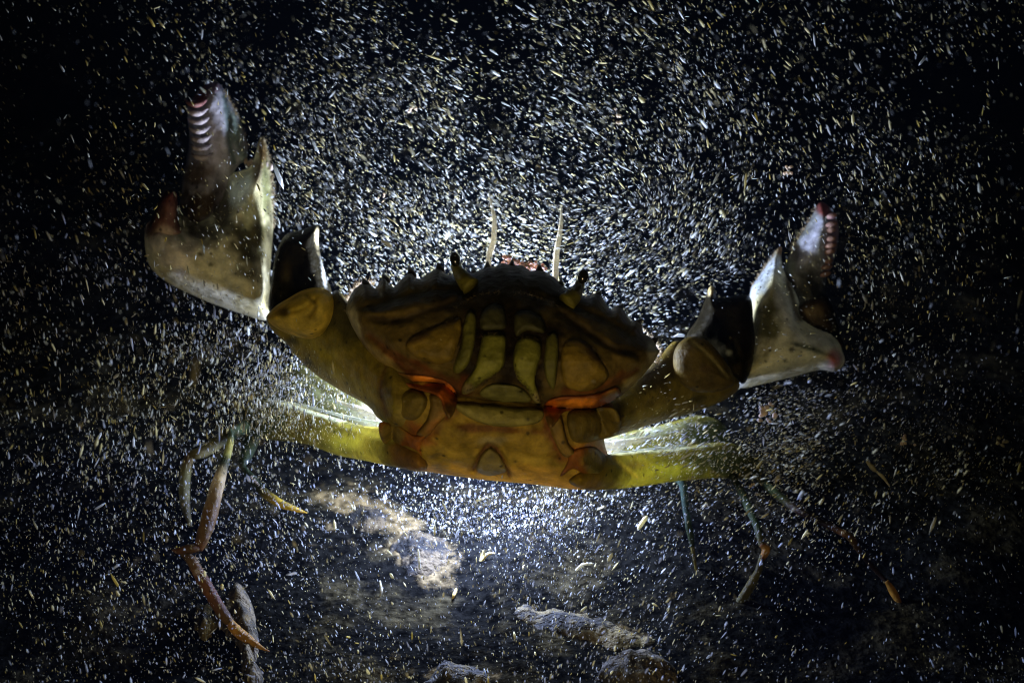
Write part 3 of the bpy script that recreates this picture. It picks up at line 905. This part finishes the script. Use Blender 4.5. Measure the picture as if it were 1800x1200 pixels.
# swimming-leg thighs (thin, translucent); lit patches and fade into dark painted into the colour
plate(body, [(690, 762), (672, 724), (647, 706), (600, 682), (553, 654), (525, 640), (493, 650), (462, 676), (440, 700), (432, 722), (455, 738),
             (500, 740), (560, 748), (620, 765), (660, 775)], lambda q: 40 + 24 * np.clip((660 - q[:, 0]) / 200, -0.5, 1), 4, 4, 40,
      mixcol((0.17, 0.17, 0.07), [(650, 735, 34, 18, 25, (0.75, 0.72, 0.6), 1), (560, 690, 80, 8, 27, (0.5, 0.55, 0.38), 0.8),
                                  (480, 690, 70, 40, 0, (0.05, 0.06, 0.03), 0.95)]), 0.45, 0.4, step=4,
      bumps=[(650, 732, 26, 9, 28, 1.5)], rough=0.4)
plate(body, [(700, 770), (672, 752), (640, 748), (590, 734), (540, 718), (490, 704), (450, 704), (425, 720), (428, 752), (462, 770), (533, 779), (590, 799),
             (640, 809), (700, 822), (742, 828), (752, 812), (735, 790)], lambda q: -2 + 29 * np.clip((735 - q[:, 0]) / 130, 0, 1) + 32 * np.clip((640 - q[:, 0]) / 200, 0, 1), 6, 5, 38,
      mixcol((0.19, 0.15, 0.024), [(600, 790, 40, 8, 14, (0.12, 0.1, 0.02), 0.8), (560, 750, 34, 9, 12, (0.13, 0.11, 0.02), 0.8),(580, 735, 110, 4, 17, (0.66, 0.7, 0.55), 1), (660, 760, 40, 12, 15, (0.5, 0.42, 0.08), 0.9),
                                  (450, 740, 60, 34, 0, (0.06, 0.075, 0.03), 0.95), (720, 800, 36, 30, 20, (0.30, 0.15, 0.02), 0.9),
                                  (610, 775, 26, 14, 0, (0.34, 0.3, 0.04), 0.8)]), 0.42, 0.4, step=4,
      grooves=[([(600, 745), (660, 765), (690, 775)], 4, 0.8, (0.55, 0.5, 0.1))], rough=0.5)
plate(body, [(1045, 778), (1092, 760), (1135, 753), (1192, 738), (1225, 730), (1262, 738), (1280, 758), (1275, 785), (1230, 792), (1160, 800),
             (1100, 806), (1060, 802)], lambda q: 42 + 22 * np.clip((q[:, 0] - 1090) / 200, -0.5, 1), 4, 4, 32,
      mixcol((0.27, 0.25, 0.05), [(1068, 788, 28, 16, 10, (0.8, 0.76, 0.62), 1), (1140, 762, 90, 8, -12, (0.6, 0.65, 0.5), 0.9),
                                 (1250, 765, 60, 30, 0, (0.06, 0.08, 0.035), 0.95)]), 0.42, 0.4, step=4, rough=0.4)
plate(body, [(1060, 800), (1090, 796), (1150, 790), (1220, 782), (1280, 778), (1325, 800), (1342, 826), (1320, 840), (1262, 840), (1192, 845), (1135, 853),
             (1080, 859), (1030, 860), (1000, 845), (1030, 820)], lambda q: -2 + 29 * np.clip((q[:, 0] - 1020) / 130, 0, 1) + 32 * np.clip((q[:, 0] - 1120) / 200, 0, 1), 6, 5, 34,
      mixcol((0.26, 0.215, 0.02), [(1110, 845, 60, 10, -4, (0.36, 0.3, 0.03), 0.9), (1200, 815, 50, 14, 0, (0.14, 0.12, 0.02), 0.8), (1120, 818, 30, 9, 10, (0.2, 0.13, 0.02), 0.8),(1160, 791, 100, 4, -5, (0.72, 0.76, 0.6), 1), (1030, 840, 36, 24, 0, (0.38, 0.24, 0.02), 0.9),
                                  (1290, 812, 75, 32, 0, (0.06, 0.07, 0.03), 0.95), (1170, 825, 50, 12, 0, (0.5, 0.46, 0.04), 0.7)]), 0.42, 0.4, step=4,
      grooves=[([(1080, 805), (1105, 828), (1120, 838)], 4, 0.8, (0.5, 0.35, 0.04))], rough=0.5)

for pts in ([(672, 744, 24, 3.5), (630, 737, 28, 3.2), (580, 725, 33, 3), (530, 712, 42, 2.4), (485, 703, 50, 1.2)],
            [(1072, 799, 24, 3.8), (1110, 794, 27, 3.4), (1160, 788, 33, 3), (1215, 783, 42, 1.4)]):
    tube(body, pts, (0.5, 0.52, 0.42), 0.45, 0.4, 10, rough=0.2)  # pale strips shaped and coloured as the front-lit ridge lines
for pts in ([(668, 735, 30, 8), (650, 728, 33, 9), (622, 716, 38, 5), (590, 704, 44, 2)], [(1052, 782, 30, 7), (1075, 782, 32, 9), (1110, 776, 38, 6), (1150, 768, 46, 2)]):
    tube(body, pts, (0.72, 0.69, 0.58), 0.4, 0.5, 12, rough=0.25)  # white lumps put in for the lit patches at the thigh roots
# walking legs
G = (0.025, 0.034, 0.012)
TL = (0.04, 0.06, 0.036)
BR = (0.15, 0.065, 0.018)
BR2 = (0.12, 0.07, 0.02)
DK = (0.02, 0.011, 0.006)  # leg parts lost in the dark: dimness put into the colour
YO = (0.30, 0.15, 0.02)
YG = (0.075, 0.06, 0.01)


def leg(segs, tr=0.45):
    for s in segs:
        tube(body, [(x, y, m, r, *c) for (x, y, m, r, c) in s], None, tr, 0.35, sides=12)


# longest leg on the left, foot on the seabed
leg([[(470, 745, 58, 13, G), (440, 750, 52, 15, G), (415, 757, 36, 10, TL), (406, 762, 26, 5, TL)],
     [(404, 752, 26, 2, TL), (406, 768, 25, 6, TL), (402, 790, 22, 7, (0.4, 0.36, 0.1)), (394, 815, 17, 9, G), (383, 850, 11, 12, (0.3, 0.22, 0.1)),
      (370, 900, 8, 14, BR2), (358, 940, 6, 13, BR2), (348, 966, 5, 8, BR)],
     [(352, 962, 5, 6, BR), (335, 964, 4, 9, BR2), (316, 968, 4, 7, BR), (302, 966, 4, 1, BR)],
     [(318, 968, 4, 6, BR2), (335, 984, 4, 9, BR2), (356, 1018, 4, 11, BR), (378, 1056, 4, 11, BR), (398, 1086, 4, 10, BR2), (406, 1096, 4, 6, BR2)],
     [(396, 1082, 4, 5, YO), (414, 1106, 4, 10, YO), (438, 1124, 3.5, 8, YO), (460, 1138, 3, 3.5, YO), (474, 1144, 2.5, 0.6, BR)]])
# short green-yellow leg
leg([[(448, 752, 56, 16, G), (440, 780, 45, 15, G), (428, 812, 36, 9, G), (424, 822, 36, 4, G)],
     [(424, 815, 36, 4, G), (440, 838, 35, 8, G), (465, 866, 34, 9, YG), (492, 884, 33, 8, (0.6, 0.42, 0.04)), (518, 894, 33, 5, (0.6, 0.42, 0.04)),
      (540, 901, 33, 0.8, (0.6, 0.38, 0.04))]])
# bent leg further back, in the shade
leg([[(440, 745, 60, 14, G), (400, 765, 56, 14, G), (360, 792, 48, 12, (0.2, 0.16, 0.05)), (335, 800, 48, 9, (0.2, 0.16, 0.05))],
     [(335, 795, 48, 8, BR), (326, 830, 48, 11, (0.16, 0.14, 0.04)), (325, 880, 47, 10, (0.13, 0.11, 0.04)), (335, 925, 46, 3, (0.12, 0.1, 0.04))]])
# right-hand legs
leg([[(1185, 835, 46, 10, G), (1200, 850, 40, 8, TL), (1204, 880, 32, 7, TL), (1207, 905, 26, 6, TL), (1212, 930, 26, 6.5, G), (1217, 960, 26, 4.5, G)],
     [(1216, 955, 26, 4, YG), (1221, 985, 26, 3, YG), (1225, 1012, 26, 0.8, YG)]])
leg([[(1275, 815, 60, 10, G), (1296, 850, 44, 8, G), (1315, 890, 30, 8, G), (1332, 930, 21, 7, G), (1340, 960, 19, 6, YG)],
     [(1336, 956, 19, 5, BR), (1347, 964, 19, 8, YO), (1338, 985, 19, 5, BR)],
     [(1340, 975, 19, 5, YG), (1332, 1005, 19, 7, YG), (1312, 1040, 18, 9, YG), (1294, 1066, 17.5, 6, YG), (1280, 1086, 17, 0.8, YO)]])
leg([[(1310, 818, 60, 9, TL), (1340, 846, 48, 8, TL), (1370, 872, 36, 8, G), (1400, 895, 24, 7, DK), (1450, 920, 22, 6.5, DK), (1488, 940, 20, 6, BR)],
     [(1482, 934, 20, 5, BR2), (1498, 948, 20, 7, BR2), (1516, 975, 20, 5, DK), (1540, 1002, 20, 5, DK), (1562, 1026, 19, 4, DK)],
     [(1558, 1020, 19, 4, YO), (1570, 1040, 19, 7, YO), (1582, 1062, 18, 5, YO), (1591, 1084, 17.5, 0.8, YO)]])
# eye stalks grow out of the shell
for (x, y, bx, by, s) in ((803, 468, 818, 500, 1), (1018, 500, 1006, 528, -1)):
    tube(body, [(bx + 10 * s, by + 4, -6, 17), (bx, by - 6, -5, 15), ((x + bx) / 2, (y + by) / 2, -3, 12), (x, y + 4, -1, 9), (x - s * 1, y - 4, 0, 8), (x - s * 2, y - 9, 0, 4)],
         (0.17, 0.145, 0.022), 0.25, 0.5, 14)

foot = P(474, 1144, 2.5)
crab = body.build('crab', M_SHELL, origin=(0.0, P(880, 700, 0)[1], 0.0))
tag(crab, 'olive and orange shore crab rearing up with both claws raised and belly towards the viewer', 'crab')

# eyes
for (x, y, s) in ((801, 458, 1), (1024, 488, -1)):
    e = MB()
    blob(e, x - 1 * s, y - 2, -2.5, 9.5, 13, 9, -10 * s, (0, 0, 0))
    e.build('eye', M_EYE, crab)

# antennae: ringed whips
for pts in ([(857, 478, 8, 4.5), (860, 450, 26, 5), (867, 425, 36, 4.6), (869, 395, 44, 4), (866, 368, 50, 3), (859, 338, 56, 1.0)],
            [(976, 498, 8, 4.5), (977, 468, 26, 5), (979, 440, 36, 4.6), (984, 410, 44, 3.8), (987, 385, 50, 2.6), (986, 362, 56, 1.0)]):
    a = MB()
    sp = spline(pts, 3.0, False)
    sp[:, 3] *= 1.05 + 0.18 * (np.arange(len(sp)) % 2)
    tube(a, sp, (1, 1, 1), 0.5, 0.3, 9, step=100, rough=0.12)
    a.build('antenna', M_ANT, crab)

# pale lumpy growths on the brow
for (cx, cy, r) in ((893, 458, 12), (905, 463, 9), (935, 467, 11), (950, 471, 10), (922, 467, 7)):
    g = MB()
    for _ in range(16):
        a, rr = rng.random() * 6.28, rng.random() ** 0.5 * r
        blob(g, cx + rr * math.cos(a), cy + rr * math.sin(a) * 0.7, 14 + rng.normal() * 1.0, 2 + 3 * rng.random(), 2 + 2.5 * rng.random(), 3,
             rng.random() * 180, (1, 1, 1), nu=8, nv=5, lump=0.12)
    g.build('pale_growth', M_BARNACLE, crab)


# bristles along the shell's rim, the claws and the legs
def hairs(path, n, lmin, lmax, mm, spread=30, outward=(0, -1), wd=0.8, two=False):
    sp = spline(path, 3, False)
    mbh = MB()
    for _ in range(n):
        i = int(rng.random() * (len(sp) - 2))
        p = sp[i] + (sp[i + 1] - sp[i]) * rng.random()
        t = sp[i + 1] - sp[i]
        t = t[:2] / (np.linalg.norm(t[:2]) + 1e-9)
        nrm = np.array([t[1], -t[0]])
        if np.dot(nrm, outward) < 0:
            nrm = -nrm
        if two and rng.random() < 0.5:
            nrm = -nrm
        a = math.radians(rng.normal() * spread)
        dvec = np.array([nrm[0] * math.cos(a) - nrm[1] * math.sin(a), nrm[0] * math.sin(a) + nrm[1] * math.cos(a)])
        Ln = lmin + (lmax - lmin) * rng.random()
        md = mm(p) if callable(mm) else mm
        md += rng.normal() * 1.2
        b = P(p[0] - dvec[0] * 2, p[1] - dvec[1] * 2, md)
        e = P(p[0] + dvec[0] * Ln, p[1] + dvec[1] * Ln, md + rng.normal() * 1.5)
        ax = (e - b) / (np.linalg.norm(e - b) + 1e-9)
        s = np.cross(ax, FWD); s /= np.linalg.norm(s) + 1e-9
        u = np.cross(s, ax)
        r = wd * D0 / F
        mid = (b + e) / 2 + s * rng.normal() * 0.0002
        V = []
        for c, k in ((b, 1.0), (mid, 0.8)):
            for j in range(3):
                an = j * 2.094
                V.append(c + (s * math.cos(an) + u * math.sin(an)) * r * k)
        V.append(e)
        Fc = [(0, 1, 4, 3), (1, 2, 5, 4), (2, 0, 3, 5), (3, 4, 6), (4, 5, 6), (5, 3, 6), (0, 2, 1)]
        mbh.add(V, Fc, (1, 1, 1))
    return mbh


def sd(p):
    return float(shell_depth(np.array([[p[0], p[1]]]))[0])


hairs([(p[0], p[1] + 3) for p in SHELL_TOP], 150, 2, 6, sd, 35, wd=0.5).build('bristle_fringe', M_HAIR, crab)
hairs([(605, 560), (612, 525), (635, 498), (660, 500)], 120, 6, 15, lambda p: sd(p) + 12, 25, (-0.5, -1)).build('bristle_fringe', M_HAIR, crab)
hairs([(1130, 580), (1150, 600), (1160, 618), (1148, 640)], 80, 5, 12, lambda p: sd(p) + 12, 25, (1, -0.3)).build('bristle_fringe', M_HAIR, crab)
hairs([(434, 262), (426, 228), (408, 184), (392, 158)], 70, 3, 7, 66, 30, (1, 0)).build('bristle_fringe', M_HAIR, crab)
hairs([(480, 400), (479, 340), (474, 290), (464, 245)], 110, 3, 8, 60, 30, (1, 0)).build('bristle_fringe', M_HAIR, crab)
hairs([(1320, 510), (1345, 470), (1372, 436)], 70, 3, 8, 62, 30, (-1, -1)).build('bristle_fringe', M_HAIR, crab)
hairs([(1390, 440), (1412, 404), (1436, 362)], 60, 3, 7, 68, 30, (-1, -1)).build('bristle_fringe', M_HAIR, crab)
hairs([(345, 980), (380, 1050), (405, 1090), (450, 1128)], 90, 4, 9, 4, 35, (1, 0), two=True).build('bristle_fringe', M_HAIR, crab)
hairs([(440, 836), (480, 875), (530, 896)], 60, 4, 8, 33, 35, (1, 0), two=True).build('bristle_fringe', M_HAIR, crab)
for pth in ([(846, 592), (868, 585), (889, 590)], [(906, 600), (926, 591), (950, 598)], [(814, 690), (850, 672), (886, 645)], [(950, 706), (925, 682), (904, 650)],
            [(800, 540), (835, 520), (880, 512)], [(900, 512), (940, 520), (985, 540)], [(715, 600), (760, 574), (808, 560)], [(990, 600), (1030, 600), (1062, 640)]):
    hairs(pth, 45, 3, 9, lambda p: sd(p) - 13.5, 50, (0, 1), 0.45, True).build('bristle_fringe', M_DKHAIR, crab)

# ------------------------------------------------------------------ suspended particles
FLOW = [(300, 250, 65), (100, 350, 60), (500, 100, 50), (520, 250, 50), (700, 80, 28), (700, 250, 45), (750, 350, 55), (900, 150, 32),
        (900, 300, 45), (1000, 200, 32), (1150, 100, 35), (1150, 250, 60), (1250, 350, 118), (1250, 100, 65), (1400, 150, 60),
        (1600, 150, 60), (1500, 350, 70), (1700, 350, 75), (100, 600, 75), (300, 650, 85), (450, 650, 95), (250, 750, 95),
        (100, 800, 88), (100, 1000, 82), (300, 1000, 75), (500, 1000, 70), (700, 1000, 75), (800, 900, 100), (1300, 600, 10),
        (1380, 740, 155), (1600, 800, 120), (1700, 600, 100), (1300, 850, 140), (1200, 1000, 120), (1500, 1000, 105),
        (1700, 1050, 70), (900, 420, 20), (650, 450, 40), (1050, 450, 150)]
FL = np.array(FLOW, float)


def flow_angle(q):
    d2 = ((q[:, None, :] - FL[None, :, :2]) ** 2).sum(-1) + 2500
    wgt = 1 / d2 ** 1.5
    a = np.radians(FL[:, 2]) * 2
    return 0.5 * np.arctan2((wgt * np.sin(a)).sum(1), (wgt * np.cos(a)).sum(1))


def particles(n):
    x = rng.random(n) * 2300 - 250
    y = rng.random(n) * 1600 - 200
    extra = int(n * 0.36)
    x[:extra] = 850 + rng.normal(0, 360, extra)
    y[:extra] = 640 + rng.normal(0, 320, extra)
    e2 = int(n * 0.41)
    x[extra:e2] = 860 + rng.normal(0, 95, e2 - extra)
    y[extra:e2] = 885 + rng.normal(0, 40, e2 - extra)
    e3 = int(n * 0.435)
    x[e2:e3] = 520 + rng.normal(0, 90, e3 - e2)
    y[e2:e3] = 715 + rng.normal(0, 45, e3 - e2)
    e4 = int(n * 0.452)
    x[e3:e4] = 1230 + rng.normal(0, 90, e4 - e3)
    y[e3:e4] = 790 + rng.normal(0, 40, e4 - e3)
    e5 = int(n * 0.475)
    x[e4:e5] = 230 + rng.normal(0, 210, e5 - e4)
    y[e4:e5] = 660 + rng.normal(0, 170, e5 - e4)
    e6 = int(n * 0.505)
    x[e5:e6] = 1420 + rng.normal(0, 170, e6 - e5)
    y[e5:e6] = 790 + rng.normal(0, 70, e6 - e5)
    mm = rng.normal(38, 26, n)
    mm[e2:e4] = rng.uniform(5, 45, e4 - e2)
    mm[e4:e6] = rng.normal(30, 22, e6 - e4)
    far = rng.random(n) < 0.16
    far[e4:e6] = False
    far[e2:e4] = False
    mm[far] = rng.uniform(40, 230, far.sum())
    near = rng.random(n) < 0.04
    mm[near] = rng.uniform(-170, -30, near.sum())
    gm = (H / (math.sin(PITCH) + (y - 600) / F * math.cos(PITCH)) - D0) * 1000
    low = (y > 800) & (rng.random(n) < 0.8)
    low[extra:e2] &= rng.random(e2 - extra) < 0.3
    mm[low] = -35 + (gm[low] + 33) * rng.random(low.sum())
    # thin, uneven cloud: sparse upper left in place of the claw's shadow, and in drifting veils
    q0 = np.stack([x, y], 1)
    dens = 0.62 + 0.5 * noise(q0, 130, 41) + 0.25 * noise(q0, 45, 42)
    dens += 0.5 * np.exp(-(((x - 860) / 380) ** 2 + ((y - 600) / 340) ** 2))
    dens *= 1 - 0.85 * np.exp(-(((x - 60) / 320) ** 2 + ((y - 120) / 330) ** 2))
    dens *= 1 - 0.5 * np.exp(-(((x - 1800) / 260) ** 2 + ((y - 560) / 600) ** 2))
    dens *= 1 - 0.55 * np.exp(-(((x - 1400) / 300) ** 2 + ((y - 1060) / 150) ** 2))
    keep = rng.random(n) < dens
    x, y, mm, gm = x[keep], y[keep], mm[keep], gm[keep]
    c = P(x, y, mm)
    c = P(x, y, mm)
    ok = mm < gm - 2
    for lp in LAMPS:
        ok &= np.linalg.norm(c - lp, axis=1) > 0.016
    x, y, mm, c = x[ok], y[ok], mm[ok], c[ok]
    # the open water in front of the crab's shell stays clear
    inbody = (x > 560) & (x < 1200) & (y > 450) & (y < 870) & (mm < np.where((np.abs(x - 880) > 215) & (y > 640), 2, 14))
    kill = inbody & (rng.random(len(x)) < 0.985)
    # grains before the wrists and claws left out, standing in for shadow there
    wrist = (((x > 470) & (x < 595) & (y > 395) & (y < 605)) | ((x > 1180) & (x < 1325) & (y > 500) & (y < 695))) & (mm < 46)
    kill |= wrist & (rng.random(len(x)) < 0.96)
    claw = (((x > 255) & (x < 482) & (y > 145) & (y < 565)) | ((x > 1300) & (x < 1488) & (y > 355) & (y < 685))) & (mm < 60)
    kill |= claw & (rng.random(len(x)) < 0.6)
    x, y, mm, c = x[~kill], y[~kill], mm[~kill], c[~kill]
    n = len(x)
    q = np.stack([x, y], 1)
    ang = flow_angle(q) + rng.normal(0, 0.22, n)
    wild = rng.random(n) < 0.12
    ang[wild] = rng.random(wild.sum()) * math.pi
    s = D0 / F
    cen = np.exp(-(((x - 880) / 420) ** 2 + ((y - 650) / 420) ** 2))
    size = np.exp(rng.normal(0, 0.58, n)) * (1 - 0.3 * cen)
    wd = 0.43 * size
    asp = np.clip(rng.normal(4.8, 1.6, n) - 1.5 * ((y > 820) | ((x > 1250) & (y > 500))), 1.1, 9)
    ln = wd * asp
    big = rng.random(n) < 0.012
    wd[big] *= rng.uniform(1.6, 2.6, big.sum())
    ln[big] *= rng.uniform(1.3, 1.9, big.sum())
    wd *= s; ln *= s
    A = RIGHT[None] * np.cos(ang)[:, None] - UP[None] * np.sin(ang)[:, None] + FWD[None] * rng.normal(0, 0.25, n)[:, None]
    A /= np.linalg.norm(A, axis=1)[:, None]
    B = np.cross(A, FWD[None] + rng.normal(0, 0.5, (n, 3)))
    B /= np.linalg.norm(B, axis=1)[:, None]
    Cc = np.cross(A, B)
    j = lambda: rng.uniform(0.65, 1.25, n)[:, None]
    l, w_ = ln[:, None], wd[:, None]
    # 8-cornered chips: two end faces pulled in
    V = np.stack([c - A * l * j(), c + A * l * j(),
                  c + B * w_ * j() - A * l * 0.4, c - Cc * w_ * 0.7 * j() - A * l * 0.35, c - B * w_ * j() - A * l * 0.45, c + Cc * w_ * 0.7 * j() - A * l * 0.4,
                  c + B * w_ * j() + A * l * 0.4, c - Cc * w_ * 0.7 * j() + A * l * 0.35, c - B * w_ * j() + A * l * 0.45, c + Cc * w_ * 0.7 * j() + A * l * 0.4], 1)
    fc = np.array([(0, 2, 3), (0, 3, 4), (0, 4, 5), (0, 5, 2), (1, 7, 6), (1, 8, 7), (1, 9, 8), (1, 6, 9),
                   (2, 6, 7), (2, 7, 3), (3, 7, 8), (3, 8, 4), (4, 8, 9), (4, 9, 5), (5, 9, 6), (5, 6, 2)])
    Fs = (fc[None] + (np.arange(n) * 10)[:, None, None]).reshape(-1, 3)
    me = bpy.data.meshes.new('suspended_particles')
    me.vertices.add(n * 10)
    me.vertices.foreach_set('co', V.astype(np.float32).ravel())
    me.loops.add(len(Fs) * 3)
    me.loops.foreach_set('vertex_index', Fs.ravel().astype(np.int32))
    me.polygons.add(len(Fs))
    me.polygons.foreach_set('loop_start', (np.arange(len(Fs)) * 3).astype(np.int32))
    me.update(calc_edges=True)
    # grain colours: bleached shell, cream, ochre
    k = rng.random(n)
    k = np.clip(k * 0.86 + 0.2 * np.clip((np.hypot(x - 860, y - 620) - 450) / 500, 0, 1), 0, 1)  # outer grains yellower: the light's change of tint painted in
    base = np.where(k[:, None] < 0.5, [0.75, 0.78, 0.78], np.where(k[:, None] < 0.86, [0.72, 0.66, 0.40], [0.58, 0.48, 0.16]))
    base = base * rng.uniform(0.45, 1.1, n)[:, None]
    a = me.attributes.new('col', 'FLOAT_COLOR', 'POINT')
    cc = np.concatenate([np.clip(base, 0, 0.9), np.ones((n, 1))], 1)
    a.data.foreach_set('color', np.repeat(cc, 10, 0).astype(np.float32).ravel())
    m, nt, N, L = nodes('suspended_grain')
    out = N.new('ShaderNodeOutputMaterial')
    at = N.new('ShaderNodeAttribute'); at.attribute_name = 'col'
    df = N.new('ShaderNodeBsdfDiffuse'); ts = N.new('ShaderNodeBsdfTranslucent')
    L.new(at.outputs[0], df.inputs[0]); L.new(at.outputs[0], ts.inputs[0])
    mx = N.new('ShaderNodeMixShader'); mx.inputs[0].default_value = 0.5
    L.new(df.outputs[0], mx.inputs[1]); L.new(ts.outputs[0], mx.inputs[2]); L.new(mx.outputs[0], out.inputs[0])
    me.materials.append(m)
    o = bpy.data.objects.new('suspended_particles', me)
    COL.objects.link(o)
    tag(o, 'pale specks of sand and silt swirling through the dark water', 'silt', kind='stuff')


particles(215000)

# ------------------------------------------------------------------ larger drifting scraps
M_D1 = simple('shell_scrap', (0.62, 0.5, 0.36), 0.7, 0.3, 0.4, 700, 0.4)
M_D2 = simple('weed_strand', (0.5, 0.47, 0.33), 0.6, 0.3, 0.45, 500, 0.35)
M_D3 = simple('yellow_twig', (0.5, 0.4, 0.14), 0.6, 0.3, 0.3, 500, 0.35)


def clump(x, y, mm, r, n, mat, label, name='shell_scrap', cat='scrap'):
    g = MB()
    for _ in range(n):
        blob(g, x + rng.normal() * r * 0.5, y + rng.normal() * r * 0.6, mm + rng.normal() * 0.6, r * rng.uniform(.25, .5), r * rng.uniform(.2, .35), r * 0.2,
             rng.random() * 180, (1, 1, 1), nu=9, nv=6, lump=0.15)
    tag(g.build(name, mat), label, cat, 'scraps drifting in the water')


def strand(pts, mat, label, name='weed_strand', cat='weed', group='scraps drifting in the water'):
    g = MB()
    for p in pts:
        tube(g, p, (1, 1, 1), 0.5, 0.3, 8, step=4, rough=0.25)
    tag(g.build(name, mat), label, cat, group)


clump(1345, 725, 12, 15, 12, M_D1, 'pinkish clump of broken shell drifting below the right claw')
clump(1587, 776, 20, 10, 7, M_D1, 'small cream scrap drifting right of the right claw, well below it')
clump(1760, 778, 26, 11, 6, M_D2, 'ragged yellow scrap drifting near the right edge of the photo')
clump(1323, 855, 10, 7, 5, M_D1, 'little pink scrap just below the tip of the right swimming leg')
clump(930, 200 - 40 + 40, 40, 8, 5, M_D2, 'pale feathery scrap drifting high above the antennae')
clump(725, 195, 40, 9, 6, M_D1, 'cream scrap drifting above and left of the antennae')
clump(1085, 210, 40, 10, 5, M_D1, 'large pale flake drifting above and right of the antennae')
clump(672, 348, 30, 6, 4, M_D1, 'small white ring shaped scrap drifting left of the left antenna')
clump(1385, 297, 30, 10, 6, M_D1, 'grey scrap drifting above the tip of the right claw')
strand([[(1524, 810, 15, 3), (1534, 822, 15, 5), (1540, 828, 15, 2)], [(1538, 826, 15, 1.5), (1552, 838, 15, 3), (1564, 855, 15, 1)]], M_D2,
       'short jointed pale strand drifting right of the right swimming leg')
strand([[(735, 965, 20, 1.2), (738, 1000, 20, 2)], [(668, 1020, 26, 1.2), (670, 1040, 25, 2.2), (662, 1060, 25, 1)]], M_D2,
       'thin curled pale strands drifting below the sandy rock')
strand([[(1012, 1002, 30, 2), (1024, 992, 30, 3.2), (1042, 990, 30, 1.5)]], M_D2, 'short grey strand drifting under the right side of the belly')
strand([[(810, 1022, 40, 2), (835, 1000, 39, 3), (856, 974, 38, 3), (870, 972, 38, 1)], [(838, 998, 39, 2), (846, 980, 39, 2.5), (850, 966, 39, 1)],
        [(808, 1020, 40, 2), (798, 1045, ground_mm(1045), 3), (795, 1052, ground_mm(1052) + 3, 1)]], M_D3,
       'forked yellow twig of weed standing on the seabed right of the sandy rock', 'forked_twig', 'twig', group=None)

# ------------------------------------------------------------------ murky water
me = bpy.data.meshes.new('haze')
x0, x1, y0, y1, z0, z1 = -8.5, 8.5, -3.5, 17, -1.2, 0.9
vs = [(x0, y0, z0), (x1, y0, z0), (x1, y1, z0), (x0, y1, z0), (x0, y0, z1), (x1, y0, z1), (x1, y1, z1), (x0, y1, z1)]
me.from_pydata(vs, [], [(3, 2, 1, 0), (4, 5, 6, 7), (0, 1, 5, 4), (1, 2, 6, 5), (2, 3, 7, 6), (3, 0, 4, 7)])
m, nt, N, L = nodes('murky_water')
out = N.new('ShaderNodeOutputMaterial')
pv = N.new('ShaderNodeVolumePrincipled')
pv.inputs['Color'].default_value = (0.35, 0.5, 0.85, 1)
pv.inputs['Density'].default_value = 0.02
pv.inputs['Anisotropy'].default_value = 0.25
L.new(pv.outputs[0], out.inputs['Volume'])
me.materials.append(m)
hz = bpy.data.objects.new('haze', me)
COL.objects.link(hz)
tag(hz, kind='stuff')
